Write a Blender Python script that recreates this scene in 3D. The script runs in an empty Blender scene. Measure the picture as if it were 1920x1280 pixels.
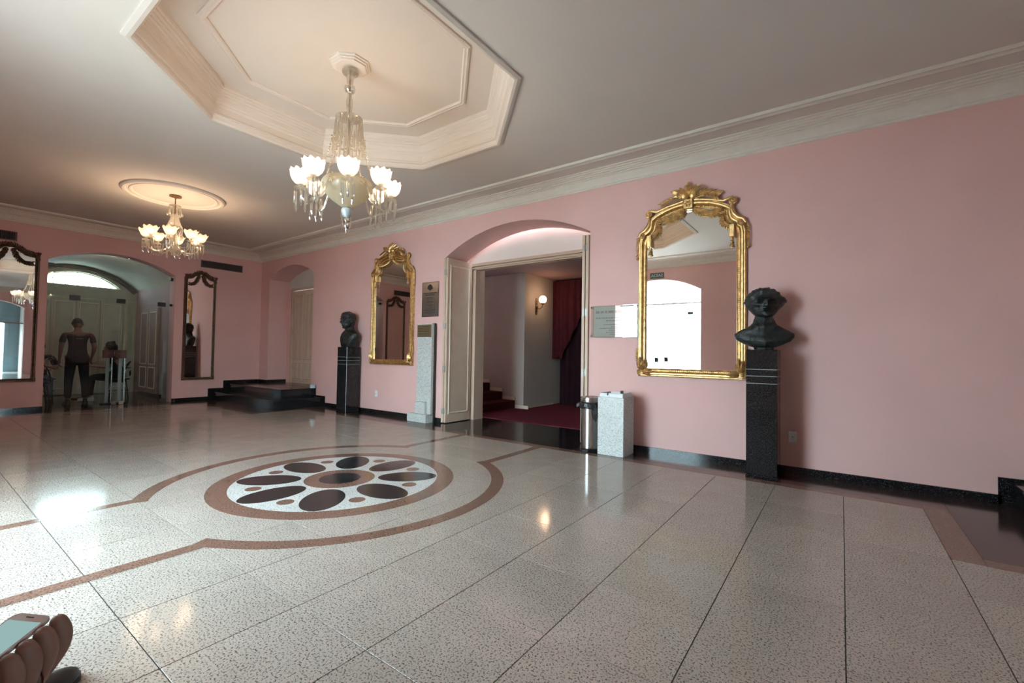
import bpy, bmesh, math, random
from math import sin, cos, pi, radians, sqrt, atan2, exp, floor
from mathutils import Vector, Matrix, noise
random.seed(7)
SC = bpy.context.scene
COL = SC.collection
# ------------------------------------------------------------------ camera
cam_d = bpy.data.cameras.new('camera'); cam = bpy.data.objects.new('camera', cam_d); COL.objects.link(cam)
cam_d.sensor_width = 36.0; cam_d.lens = 15.846; cam_d.clip_start = 0.02; cam_d.clip_end = 200
_yaw, _pit, _rol = -0.631225, 0.026585, -0.015715
_R = Vector((cos(_yaw), -sin(_yaw), 0)); _F = Vector((sin(_yaw), cos(_yaw), 0)); _Z = Vector((0, 0, 1))
_f = _F*cos(_pit) + _Z*sin(_pit); _u = -_F*sin(_pit) + _Z*cos(_pit)
_r2 = _R*cos(_rol) - _u*sin(_rol); _u2 = _R*sin(_rol) + _u*cos(_rol)
_m = Matrix.Identity(4)
for i in range(3):
    _m[i][0], _m[i][1], _m[i][2] = _r2[i], _u2[i], -_f[i]
_m.translation = Vector((11.5805, -5.3043, 1.15))
cam.matrix_world = _m
SC.camera = cam
# ------------------------------------------------------------------ world, daylight through the openings, exposure
SKY_STRENGTH = 27.0
w = bpy.data.worlds.new('overcast_sky'); SC.world = w; w.use_nodes = True
bg = w.node_tree.nodes['Background']; bg.inputs[0].default_value = (0.70, 0.89, 1.0, 1); bg.inputs[1].default_value = SKY_STRENGTH
def portal(name, loc, rot, sx, sy):
    d = bpy.data.lights.new(name, 'AREA'); d.shape = 'RECTANGLE'; d.size = sx; d.size_y = sy; d.cycles.is_portal = True
    o = bpy.data.objects.new(name, d); COL.objects.link(o); o.location = loc; o.rotation_euler = rot; return o
portal('daylight_portal', (7.9, -6.27, 1.55), (radians(90), 0, pi), 2.4, 3.2).rotation_euler = (radians(-90), 0, 0)
portal('daylight_portal', (-3.62, -2.72, 2.8), (0, radians(-90), 0), 0.9, 2.2)
portal('daylight_portal', (18.27, -2.95, 1.07), (0, radians(90), 0), 2.15, 0.9)
BULB_W = 3.7
SCONCE_W = 1.5
SC.view_settings.view_transform = 'Standard'; SC.view_settings.look = 'None'
SC.view_settings.gamma = 1.0; SC.view_settings.use_curve_mapping = False
SC.view_settings.exposure = 0.16
cy = SC.cycles
cy.use_denoising = True; cy.max_bounces = 10; cy.diffuse_bounces = 6; cy.glossy_bounces = 5; cy.transmission_bounces = 6
cy.transparent_max_bounces = 16; cy.caustics_reflective = False; cy.caustics_refractive = False; cy.sample_clamp_indirect = 6.0

# ------------------------------------------------------------------ materials
def new_mat(name):
    m = bpy.data.materials.new(name); m.use_nodes = True
    nt = m.node_tree; return m, nt, nt.nodes, nt.links, nt.nodes['Principled BSDF']
def S(n, k, v): n.inputs[k].default_value = v
def mat(name, col, rough=0.5, metal=0.0, var=0.06, scale=6.0, bump=0.0, bscale=60.0, world=False, spec=0.5, detail=3.0):
    m, nt, N, L, b = new_mat(name)
    S(b, 'Roughness', rough); S(b, 'Metallic', metal); S(b, 'Specular IOR Level', spec)
    if world: src = N.new('ShaderNodeNewGeometry').outputs['Position']
    else: src = N.new('ShaderNodeTexCoord').outputs['Object']
    nz = N.new('ShaderNodeTexNoise'); S(nz, 'Scale', scale); S(nz, 'Detail', detail); L.new(src, nz.inputs['Vector'])
    r = N.new('ShaderNodeValToRGB'); L.new(nz.outputs['Fac'], r.inputs[0])
    r.color_ramp.elements[0].position = 0.3; r.color_ramp.elements[1].position = 0.7
    r.color_ramp.elements[0].color = tuple(max(0, c*(1-var)) for c in col) + (1,)
    r.color_ramp.elements[1].color = tuple(min(1, c*(1+var)) for c in col) + (1,)
    L.new(r.outputs[0], b.inputs['Base Color'])
    if bump:
        n2 = N.new('ShaderNodeTexNoise'); S(n2, 'Scale', bscale); S(n2, 'Detail', 4); L.new(src, n2.inputs['Vector'])
        bp = N.new('ShaderNodeBump'); S(bp, 'Strength', bump); S(bp, 'Distance', 0.01); L.new(n2.outputs['Fac'], bp.inputs['Height'])
        L.new(bp.outputs[0], b.inputs['Normal'])
    return m
def granite(name, base, fleck, fleck_amt=0.36, scale=85.0, rough=0.1, fleck2=None, tile_var=0.0, spec=0.5):
    m, nt, N, L, b = new_mat(name)
    S(b, 'Roughness', rough); S(b, 'Specular IOR Level', spec)
    src = N.new('ShaderNodeNewGeometry').outputs['Position']
    big = N.new('ShaderNodeTexNoise'); S(big, 'Scale', 5.0); S(big, 'Detail', 3); L.new(src, big.inputs['Vector'])
    r0 = N.new('ShaderNodeValToRGB'); L.new(big.outputs['Fac'], r0.inputs[0])
    r0.color_ramp.elements[0].position = 0.3; r0.color_ramp.elements[1].position = 0.7
    r0.color_ramp.elements[0].color = tuple(c*0.93 for c in base)+(1,); r0.color_ramp.elements[1].color = tuple(min(1, c*1.05) for c in base)+(1,)
    n1 = N.new('ShaderNodeTexNoise'); S(n1, 'Scale', scale); S(n1, 'Detail', 2.5); S(n1, 'Roughness', 0.6); L.new(src, n1.inputs['Vector'])
    r1 = N.new('ShaderNodeValToRGB'); L.new(n1.outputs['Fac'], r1.inputs[0])
    r1.color_ramp.elements[0].position = fleck_amt; r1.color_ramp.elements[1].position = fleck_amt + 0.05
    mx = N.new('ShaderNodeMixRGB'); L.new(r1.outputs[0], mx.inputs[0]); mx.inputs[1].default_value = fleck+(1,); L.new(r0.outputs[0], mx.inputs[2])
    out = mx.outputs[0]
    if fleck2:
        n2 = N.new('ShaderNodeTexNoise'); S(n2, 'Scale', scale*1.7); S(n2, 'Detail', 2); L.new(src, n2.inputs['Vector'])
        r2 = N.new('ShaderNodeValToRGB'); L.new(n2.outputs['Fac'], r2.inputs[0])
        r2.color_ramp.elements[0].position = 0.58; r2.color_ramp.elements[1].position = 0.66
        m2 = N.new('ShaderNodeMixRGB'); L.new(r2.outputs[0], m2.inputs[0]); L.new(out, m2.inputs[1]); m2.inputs[2].default_value = fleck2+(1,)
        out = m2.outputs[0]
    if tile_var:
        oi = N.new('ShaderNodeObjectInfo'); mr = N.new('ShaderNodeMapRange'); L.new(oi.outputs['Random'], mr.inputs[0])
        S(mr, 3, 1-tile_var); S(mr, 4, 1+tile_var*0.6)
        vm = N.new('ShaderNodeVectorMath'); vm.operation = 'SCALE'; L.new(out, vm.inputs[0]); L.new(mr.outputs[0], vm.inputs['Scale'])
        out = vm.outputs[0]
    L.new(out, b.inputs['Base Color'])
    rn = N.new('ShaderNodeMapRange'); L.new(big.outputs['Fac'], rn.inputs[0]); S(rn, 3, rough*0.8); S(rn, 4, rough*1.3); L.new(rn.outputs[0], b.inputs['Roughness'])
    return m
def thin_glass(name, tint=(0.93, 0.97, 0.95), ior=1.5, base_refl=0.0, rough=0.0):
    m, nt, N, L, b = new_mat(name); N.remove(b)
    out = N['Material Output']; t = N.new('ShaderNodeBsdfTransparent'); t.inputs[0].default_value = tint+(1,)
    g = N.new('ShaderNodeBsdfGlossy'); S(g, 'Roughness', rough); g.inputs[0].default_value = (0.95, 0.98, 0.97, 1)
    fr = N.new('ShaderNodeFresnel'); S(fr, 'IOR', ior); fac = fr.outputs[0]
    if base_refl:
        a = N.new('ShaderNodeMath'); a.operation = 'ADD'; L.new(fac, a.inputs[0]); a.inputs[1].default_value = base_refl; a.use_clamp = True; fac = a.outputs[0]
    ge = N.new('ShaderNodeNewGeometry'); inv_ = N.new('ShaderNodeMath'); inv_.operation = 'SUBTRACT'; inv_.inputs[0].default_value = 1.0; L.new(ge.outputs['Backfacing'], inv_.inputs[1])
    mu = N.new('ShaderNodeMath'); mu.operation = 'MULTIPLY'; L.new(fac, mu.inputs[0]); L.new(inv_.outputs[0], mu.inputs[1]); fac = mu.outputs[0]
    mx = N.new('ShaderNodeMixShader'); L.new(fac, mx.inputs[0]); L.new(t.outputs[0], mx.inputs[1]); L.new(g.outputs[0], mx.inputs[2]); L.new(mx.outputs[0], out.inputs[0])
    return m
def crystal_mat(name, col=(0.95, 0.93, 0.88)):
    m, nt, N, L, b = new_mat(name); N.remove(b)
    out = N['Material Output']; t = N.new('ShaderNodeBsdfTransparent'); t.inputs[0].default_value = (0.92, 0.9, 0.86, 1)
    g = N.new('ShaderNodeBsdfGlossy'); S(g, 'Roughness', 0.08); g.inputs[0].default_value = col+(1,)
    d = N.new('ShaderNodeBsdfTranslucent'); d.inputs[0].default_value = col+(1,)
    nz = N.new('ShaderNodeTexNoise'); S(nz, 'Scale', 80.0)
    m1 = N.new('ShaderNodeMixShader'); S(m1, 0, 0.45); L.new(g.outputs[0], m1.inputs[1]); L.new(d.outputs[0], m1.inputs[2])
    m2 = N.new('ShaderNodeMixShader'); L.new(nz.outputs['Fac'], m2.inputs[0]); L.new(t.outputs[0], m2.inputs[1]); L.new(m1.outputs[0], m2.inputs[2]); L.new(m2.outputs[0], out.inputs[0])
    return m
def frosted_mat(name, col=(0.95, 0.92, 0.88), clear=0.25):
    m, nt, N, L, b = new_mat(name); N.remove(b)
    out = N['Material Output']; t = N.new('ShaderNodeBsdfTransparent'); t.inputs[0].default_value = (0.95, 0.93, 0.9, 1)
    d = N.new('ShaderNodeBsdfTranslucent'); nz = N.new('ShaderNodeTexNoise'); S(nz, 'Scale', 30.0)
    r = N.new('ShaderNodeValToRGB'); L.new(nz.outputs['Fac'], r.inputs[0]); r.color_ramp.elements[0].color = tuple(c*0.92 for c in col)+(1,); r.color_ramp.elements[1].color = col+(1,)
    L.new(r.outputs[0], d.inputs[0])
    df = N.new('ShaderNodeBsdfDiffuse'); L.new(r.outputs[0], df.inputs[0])
    g = N.new('ShaderNodeBsdfGlossy'); S(g, 'Roughness', 0.2)
    m1 = N.new('ShaderNodeMixShader'); S(m1, 0, 0.35); L.new(d.outputs[0], m1.inputs[1]); L.new(df.outputs[0], m1.inputs[2])
    m2 = N.new('ShaderNodeMixShader'); S(m2, 0, 0.08); L.new(m1.outputs[0], m2.inputs[1]); L.new(g.outputs[0], m2.inputs[2])
    m3 = N.new('ShaderNodeMixShader'); S(m3, 0, clear); L.new(m2.outputs[0], m3.inputs[1]); L.new(t.outputs[0], m3.inputs[2]); L.new(m3.outputs[0], out.inputs[0])
    return m
def emit_mat(name, col, strength):
    m, nt, N, L, b = new_mat(name); N.remove(b); e = N.new('ShaderNodeEmission'); nz = N.new('ShaderNodeTexNoise'); S(nz, 'Scale', 4.0)
    r = N.new('ShaderNodeValToRGB'); L.new(nz.outputs['Fac'], r.inputs[0]); r.color_ramp.elements[0].color = tuple(c*0.97 for c in col)+(1,); r.color_ramp.elements[1].color = col+(1,)
    L.new(r.outputs[0], e.inputs[0]); S(e, 'Strength', strength); L.new(e.outputs[0], N['Material Output'].inputs[0]); return m

PINK = mat('pink_wall_paint', (0.76, 0.465, 0.435), 0.75, var=0.035, scale=1.6, bump=0.06, bscale=90, world=True, spec=0.25)
WHITE = mat('white_plaster', (0.74, 0.70, 0.66), 0.8, var=0.03, scale=2.0, bump=0.04, bscale=80, world=True, spec=0.2)
CEIL = mat('ceiling_plaster', (0.76, 0.695, 0.64), 0.85, var=0.025, scale=1.2, bump=0.05, bscale=90, world=True, spec=0.2)
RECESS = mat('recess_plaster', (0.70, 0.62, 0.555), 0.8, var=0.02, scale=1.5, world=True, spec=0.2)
TRIMW = mat('cream_moulding', (0.82, 0.76, 0.68), 0.6, var=0.03, scale=8, world=True)
CREAM = mat('cream_door_paint', (0.60, 0.44, 0.335), 0.5, var=0.05, scale=5, bump=0.04, bscale=40)
CREAML = mat('light_cream_paint', (0.78, 0.65, 0.53), 0.5, var=0.04, scale=5)
GRAN = granite('pale_speckled_granite', (0.475, 0.41, 0.365), (0.11, 0.09, 0.08), 0.41, 120.0, 0.10, (0.53, 0.47, 0.425), 0.07)
GRANW = granite('white_speckled_granite', (0.66, 0.65, 0.63), (0.20, 0.19, 0.18), 0.38, 90.0, 0.14)
GRANS = granite('grey_white_granite', (0.62, 0.62, 0.60), (0.27, 0.27, 0.265), 0.42, 120.0, 0.3, (0.75, 0.75, 0.73))
BROWN = granite('brown_granite', (0.205, 0.115, 0.085), (0.09, 0.05, 0.04), 0.42, 90.0, 0.12, (0.27, 0.16, 0.125))
DBROWN = granite('dark_brown_granite', (0.055, 0.036, 0.034), (0.02, 0.015, 0.015), 0.42, 80.0, 0.12)
BLACK = granite('black_polished_granite', (0.012, 0.0125, 0.014), (0.004, 0.004, 0.005), 0.45, 80.0, 0.1, (0.06, 0.064, 0.068))
PETAL = granite('charcoal_granite', (0.022, 0.0225, 0.025), (0.008, 0.008, 0.01), 0.45, 120.0, 0.13, (0.05, 0.05, 0.055))
JOINT = mat('joint_mortar', (0.05, 0.042, 0.038), 0.8, world=True)
GOLD = mat('gilded_wood', (0.66, 0.42, 0.18), 0.30, 0.9, var=0.35, scale=22, bump=0.35, bscale=120, detail=6)
GOLDD = mat('aged_dark_gilding', (0.26, 0.165, 0.085), 0.42, 0.8, var=0.5, scale=25, bump=0.4, bscale=120, detail=6)
BRONZEF = mat('dark_bronzed_wood', (0.13, 0.075, 0.05), 0.4, 0.5, var=0.4, scale=25, bump=0.4, bscale=90)
MIRROR = mat('silvered_glass', (0.86, 0.88, 0.87), 0.012, 1.0, var=0.012, scale=3)
BRONZE = mat('black_bronze', (0.022, 0.024, 0.024), 0.42, 0.35, var=0.4, scale=20, bump=0.7, bscale=45)
STEEL = mat('brushed_steel', (0.62, 0.62, 0.61), 0.2, 1.0, var=0.05, scale=30)
CHROME = mat('chrome', (0.75, 0.76, 0.76), 0.08, 1.0, var=0.02)
HINGE = mat('steel_hinge', (0.42, 0.40, 0.37), 0.35, 0.9, var=0.15, scale=40)
BLKPL = mat('black_plastic', (0.012, 0.012, 0.013), 0.3, var=0.1)
BAG = mat('black_bin_liner', (0.014, 0.014, 0.015), 0.25, var=0.2, bump=0.6, bscale=40)
CARPET = mat('red_carpet', (0.13, 0.025, 0.04), 0.95, var=0.25, scale=120, bump=0.4, bscale=400, world=True, spec=0.1)
CARPETD = mat('dark_red_stair_carpet', (0.085, 0.022, 0.026), 0.95, var=0.2, scale=120, bump=0.4, bscale=400, world=True, spec=0.1)
CURT = mat('burgundy_velvet', (0.020, 0.006, 0.010), 0.9, var=0.2, scale=10, spec=0.15)
CURTR = mat('red_velvet', (0.055, 0.008, 0.012), 0.9, var=0.2, scale=10, spec=0.15)
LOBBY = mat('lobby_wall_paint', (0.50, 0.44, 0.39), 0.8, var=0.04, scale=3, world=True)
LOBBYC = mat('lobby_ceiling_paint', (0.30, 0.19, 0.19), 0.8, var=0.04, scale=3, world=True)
GLASS = thin_glass('clear_glass', (0.91, 0.95, 0.94), 1.5, 0.02)
GLASSP = thin_glass('green_edge_glass', (0.90, 0.95, 0.93), 1.5, 0.34)
CRYSTAL = crystal_mat('cut_crystal')
FROST = frosted_mat('frosted_tulip_glass', (0.50, 0.50, 0.50), 0.08)
FROSTC = frosted_mat('etched_tulip_glass', (0.46, 0.39, 0.32), 0.40)
BOWLM = frosted_mat('cream_glass_bowl', (0.86, 0.78, 0.60), 0.0)
BALLB = mat('pale_blue_glass', (0.55, 0.62, 0.66), 0.1, 0.2, var=0.05)
BULB = emit_mat('glowing_bulb', (1.0, 0.80, 0.55), 7.0)
GLOBE = emit_mat('lit_opal_globe', (1.0, 0.62, 0.36), 4.0)
SPOT = emit_mat('spot_lamp', (1.0, 0.97, 0.9), 14.0)
SCREEN = emit_mat('phone_screen_light', (0.33, 0.50, 0.49), 0.85)
BRASSP = mat('aged_brass_plate', (0.26, 0.19, 0.10), 0.38, 0.7, var=0.25, scale=60, bump=0.3, bscale=200)
PLATE = mat('grey_metal_plate', (0.23, 0.20, 0.185), 0.22, 0.75, var=0.1, scale=10)
DARKINK = mat('dark_engraving', (0.03, 0.027, 0.025), 0.6)
GREYINK = mat('grey_print', (0.22, 0.25, 0.25), 0.6)
WHITEPL = mat('white_plastic', (0.75, 0.75, 0.76), 0.4, var=0.02)
SIGNG = mat('sign_green', (0.05, 0.09, 0.07), 0.5)
VENT = mat('vent_grey_metal', (0.16, 0.12, 0.115), 0.5, 0.3, var=0.1)
VENTD = mat('vent_dark_inside', (0.02, 0.016, 0.016), 0.8)
IRON = mat('black_wrought_iron', (0.012, 0.012, 0.013), 0.4, 0.5)
REDB = mat('dark_red_board', (0.10, 0.018, 0.018), 0.45)
SKIN = mat('brown_skin', (0.21, 0.105, 0.075), 0.55, var=0.08, scale=20)
SKINL = mat('tan_skin', (0.36, 0.21, 0.15), 0.55, var=0.08, scale=20)
HAIR = mat('black_hair', (0.012, 0.010, 0.009), 0.5, var=0.3, scale=60, bump=0.5, bscale=150)
NAVY = mat('navy_shirt_cloth', (0.022, 0.026, 0.034), 0.9, var=0.15, scale=15, bump=0.2)
DARKT = mat('black_trouser_cloth', (0.012, 0.013, 0.016), 0.9, var=0.15, scale=15)
JEANS = mat('blue_denim', (0.07, 0.10, 0.15), 0.9, var=0.2, scale=30)
SHOEB = mat('black_shoe_leather', (0.010, 0.010, 0.011), 0.4)
SHOEW = mat('white_shoe', (0.6, 0.62, 0.64), 0.6)
PHONEM = mat('pale_pink_phone_case', (0.55, 0.44, 0.42), 0.35)
OUTG = mat('outside_pavement', (0.72, 0.70, 0.67), 0.9, var=0.1, scale=2, world=True)

# ------------------------------------------------------------------ mesh builder
class MB:
    def __init__(s): s.b = bmesh.new()
    def _ret(s, vs, M):
        if M is not None:
            for v in vs: v.co = M @ v.co
        return vs
    def box(s, x0, x1, y0, y1, z0, z1, M=None):
        vs = [s.b.verts.new((x, y, z)) for x in (x0, x1) for y in (y0, y1) for z in (z0, z1)]
        for f in ((0,1,3,2),(4,6,7,5),(0,4,5,1),(2,3,7,6),(0,2,6,4),(1,5,7,3)): s.b.faces.new([vs[i] for i in f])
        return s._ret(vs, M)
    def bbox(s, x0, x1, y0, y1, z0, z1, c=0.01, M=None):   # box with chamfered vertical and horizontal edges
        vs = []
        lv = ((z0, c), (z0+c, 0), (z1-c, 0), (z1, c))
        rings = []
        for z, k in lv:
            X0, X1, Y0, Y1 = x0+k, x1-k, y0+k, y1-k
            p = [(X0+c, Y0), (X1-c, Y0), (X1, Y0+c), (X1, Y1-c), (X1-c, Y1), (X0+c, Y1), (X0, Y1-c), (X0, Y0+c)]
            rings.append([s.b.verts.new((a, b_, z)) for a, b_ in p])
        s._loft(rings, True, True)
        vs = [v for r in rings for v in r]
        return s._ret(vs, M)
    def _loft(s, rings, cap0=False, cap1=False, closed=True):
        for a, b_ in zip(rings[:-1], rings[1:]):
            n = len(a)
            for i in range(n if closed else n-1):
                j = (i+1) % n
                try: s.b.faces.new((a[i], a[j], b_[j], b_[i]))
                except ValueError: pass
        if cap0 and len(rings[0]) > 2: s.b.faces.new(list(reversed(rings[0])))
        if cap1 and len(rings[-1]) > 2: s.b.faces.new(rings[-1])
    def loft(s, rings, cap0=True, cap1=True, closed=True, M=None):
        rr = [[s.b.verts.new(p) for p in r] for r in rings]
        s._loft(rr, cap0, cap1, closed)
        return s._ret([v for r in rr for v in r], M)
    def lathe(s, prof, c=(0, 0, 0), n=16, cap=True, M=None, wob=None):
        rings = []
        for k, (r, z) in enumerate(prof):
            rings.append([(c[0]+(r+(wob(i/n*2*pi, k, r) if wob else 0))*cos(i/n*2*pi), c[1]+(r+(wob(i/n*2*pi, k, r) if wob else 0))*sin(i/n*2*pi), c[2]+z) for i in range(n)])
        return s.loft(rings, cap, cap, True, M)
    def tube(s, pts, r, n=6, closed=False, M=None, cap=True):
        pts = [Vector(p) for p in pts]; rings = []; N = len(pts)
        rr = r if isinstance(r, (list, tuple)) else [r]*N
        prev = None
        for i, p in enumerate(pts):
            if closed: t = (pts[(i+1) % N]-pts[i-1])
            else: t = pts[min(i+1, N-1)]-pts[max(i-1, 0)]
            if t.length < 1e-9: t = Vector((0, 0, 1))
            t.normalize()
            if prev is None:
                a = Vector((0, 0, 1)) if abs(t.z) < 0.9 else Vector((1, 0, 0))
                u = t.cross(a).normalized()
            else:
                u = prev - t*prev.dot(t)
                u = u.normalized() if u.length > 1e-6 else t.orthogonal().normalized()
            prev = u; v = t.cross(u)
            rings.append([p+(u*cos(k/n*2*pi)+v*sin(k/n*2*pi))*rr[i] for k in range(n)])
        if closed: rings.append(None)
        vr = [[s.b.verts.new(q) for q in g] for g in rings if g]
        if closed: vr.append(vr[0])
        s._loft(vr, cap and not closed, cap and not closed)
        if closed: vr.pop()
        return s._ret([v for g in vr for v in g], M)
    def ball(s, c, r, n=8, m=6, sc=(1, 1, 1), M=None):
        prof = [(r*sin(pi*k/m), -r*cos(pi*k/m)) for k in range(1, m)]
        rings = [[(c[0]+p*cos(i/n*2*pi)*sc[0], c[1]+p*sin(i/n*2*pi)*sc[1], c[2]+z*sc[2]) for i in range(n)] for p, z in prof]
        rr = [[s.b.verts.new(p) for p in g] for g in rings]; s._loft(rr)
        t0 = s.b.verts.new((c[0], c[1], c[2]-r*sc[2])); t1 = s.b.verts.new((c[0], c[1], c[2]+r*sc[2]))
        for i in range(n):
            j = (i+1) % n
            s.b.faces.new((t0, rr[0][j], rr[0][i])); s.b.faces.new((t1, rr[-1][i], rr[-1][j]))
        return s._ret([v for g in rr for v in g]+[t0, t1], M)
    def prism(s, poly, d0, d1, axis='y', M=None):        # polygon in the other two axes, extruded along axis
        def P(a, b_, d): return {'y': (a, d, b_), 'z': (a, b_, d), 'x': (d, a, b_)}[axis]
        A = [s.b.verts.new(P(a, b_, d0)) for a, b_ in poly]; B = [s.b.verts.new(P(a, b_, d1)) for a, b_ in poly]
        n = len(poly)
        s.b.faces.new(A); s.b.faces.new(list(reversed(B)))
        for i in range(n):
            j = (i+1) % n; s.b.faces.new((A[j], A[i], B[i], B[j]))
        return s._ret(A+B, M)
    def leaf(s, base, tip, wdt, nrm, bend=0.0, thick=0.25):   # carved leaf: ridge and two flanks
        base, tip, nrm = Vector(base), Vector(tip), Vector(nrm).normalized()
        ax = tip-base; sd = ax.cross(nrm).normalized(); L_ = ax.length
        rings = []
        for t, wv in ((0.0, 0.25), (0.3, 0.95), (0.6, 0.8), (0.85, 0.4), (1.0, 0.06)):
            c = base+ax*t+nrm*(bend*L_*sin(t*pi)+L_*0.02)
            rings.append([c-sd*wdt*wv*0.5, c+nrm*wdt*thick*(wv+0.2), c+sd*wdt*wv*0.5, c-nrm*wdt*0.08])
        return s.loft(rings, True, True)
    def sweep(s, path, prof, closed=False, M=None):        # path: list of (x,z) in wall plane; prof: list of (n outward, depth -y)
        N = len(path); P = [Vector(p) for p in path]; rings = []
        for i in range(N):
            if closed: a, b_ = P[i-1], P[(i+1) % N]
            else: a, b_ = P[max(i-1, 0)], P[min(i+1, N-1)]
            d1 = (P[i]-a); d2 = (b_-P[i])
            d1 = d1.normalized() if d1.length > 1e-9 else d2.normalized(); d2 = d2.normalized() if d2.length > 1e-9 else d1
            n1 = Vector((d1.y, -d1.x)); n2 = Vector((d2.y, -d2.x)); nn = n1+n2
            nn = nn/max(nn.length_squared*0.5, 0.3)   # miter
            rings.append([(P[i].x+nn.x*o, -dp, P[i].y+nn.y*o) for o, dp in prof])
        vr = [[s.b.verts.new(q) for q in g] for g in rings]
        if closed: vr.append(vr[0])
        s._loft(vr, False, False, False)
        if not closed:
            for g in (vr[0], vr[-1]):
                try: s.b.faces.new(g)
                except ValueError: pass
        return s._ret([v for g in (vr[:-1] if closed else vr) for v in g], M)
    def mesh(s, name, material=None, smooth=True, angle=40):
        bmesh.ops.recalc_face_normals(s.b, faces=s.b.faces)
        me = bpy.data.meshes.new(name); s.b.to_mesh(me); s.b.free()
        if material: me.materials.append(material)
        if smooth and len(me.polygons):
            me.polygons.foreach_set('use_smooth', [True]*len(me.polygons))
            me.set_sharp_from_angle(angle=radians(angle))
        return me
    def build(s, name, material, parent=None, loc=None, smooth=True, kind=None, angle=40):
        me = s.mesh(name, material, smooth, angle)
        return link(name, me, parent, loc, kind)
def link(name, me, parent=None, loc=None, kind=None):
    o = bpy.data.objects.new(name, me); COL.objects.link(o)
    if parent: o.parent = parent
    if loc: o.location = loc
    if kind: o['kind'] = kind
    return o
def tag(o, label=None, cat=None, group=None, kind=None):
    if label: o['label'] = label
    if cat: o['category'] = cat
    if group: o['group'] = group
    if kind: o['kind'] = kind
    return o
def thing(name, label, cat, loc=(0, 0, 0), rz=0.0, group=None, kind=None):
    o = bpy.data.objects.new(name, None); COL.objects.link(o); o.empty_display_size = 0.1
    o.location = loc; o.rotation_euler = (0, 0, rz)
    return tag(o, label, cat, group, kind)
def struct(name, mb, material, parent=None, smooth=False, angle=40):
    o = mb.build(name, material, parent, smooth=smooth, angle=angle)
    if not parent: o['kind'] = 'structure'
    return o
def kids(o): return [c for c in bpy.data.objects if c.parent == o]
def copy_tree(o, parent=None):
    c = o.copy(); COL.objects.link(c)
    if parent: c.parent = parent
    for ch in kids(o): copy_tree(ch, c)
    return c
def text_mesh(s, size, mb, M, depth=0.002, align='CENTER'):
    cu = bpy.data.curves.new('lettering', 'FONT'); cu.body = s; cu.size = size; cu.align_x = align; cu.align_y = 'CENTER'; cu.extrude = depth
    o = bpy.data.objects.new('lettering', cu); COL.objects.link(o)
    dg = bpy.context.evaluated_depsgraph_get(); me = bpy.data.meshes.new_from_object(o.evaluated_get(dg))
    bm2 = bmesh.new(); bm2.from_mesh(me); vm = {}
    for v in bm2.verts: vm[v.index] = mb.b.verts.new(M @ v.co)
    for f in bm2.faces:
        try: mb.b.faces.new([vm[v.index] for v in f.verts])
        except ValueError: pass
    bm2.free(); bpy.data.objects.remove(o); bpy.data.curves.remove(cu); bpy.data.meshes.remove(me)
WALLM = Matrix.Rotation(radians(90), 4, 'X')      # text standing on a wall that faces -y
def arc(x0, z0, x1, z1, zt, n=18):                # arch from (x0,z0) over to (x1,z1) whose crown is about zt: circle through three points
    xm = (x0+x1)/2; h = zt-(z0+z1)/2; half = abs(x1-x0)/2; R = (half*half+h*h)/(2*h); a = math.asin(min(1, half/R)); out = []
    for i in range(n+1):
        t = -a+2*a*i/n
        x = xm+R*sin(t)*(1 if x1 > x0 else -1); z = zt-R+R*cos(t)+((z1-z0)*(i/n-0.5))
        out.append((x, z))
    return out

# ------------------------------------------------------------------ dimensions
RX, RY, CZ = 15.6, -5.75, 3.47
MC = (7.925, -2.9)      # centre of the medallion, of the octagonal recess and of the big chandelier
# ------------------------------------------------------------------ structure: walls
out = [(-0.3, -0.05), (0.41, -0.05), (0.41, 2.84)] + arc(0.41, 2.84, 2.36, 2.84, 3.10) + [(2.36, -0.05), (6.31, -0.05), (6.31, 2.70)] + arc(6.31, 2.70, 8.94, 2.76, 3.085) + [(8.94, -0.05), (RX+0.3, -0.05), (RX+0.3, 4.0), (-0.3, 4.0)]
def clean(p):
    q = []
    for a in p:
        if not q or (abs(a[0]-q[-1][0])+abs(a[1]-q[-1][1])) > 1e-4: q.append(a)
    return q
b = MB(); b.prism(clean(out), 0.0, 0.5); struct('wall_back', b, PINK)
out = [(0.0, -0.05), (-1.785, -0.05), (-1.785, 2.70)] + arc(-1.785, 2.70, -3.715, 2.73, 2.99) + [(-3.715, -0.05), (RY, -0.05), (RY, 4.0), (0.0, 4.0)]
b = MB(); b.prism(clean(out), -0.3, 0.0, 'x'); struct('wall_left', b, PINK)
out = [(0.0, -0.05), (-2.2, -0.05), (-2.2, 2.70)] + arc(-2.2, 2.70, -4.13, 2.70, 2.99) + [(-4.13, -0.05), (RY, -0.05), (RY, 4.0), (0.0, 4.0)]
b = MB(); b.prism(clean(out), RX, RX+0.3, 'x'); struct('wall_right', b, PINK)
out = [(-0.3, -0.05), (6.86, -0.05), (6.86, 2.72)] + arc(6.86, 2.72, 8.94, 2.72, 3.02) + [(8.94, -0.05), (RX+0.3, -0.05), (RX+0.3, 4.0), (-0.3, 4.0)]
b = MB(); b.prism(clean(out), RY-0.5, RY); struct('wall_front', b, PINK)
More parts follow.
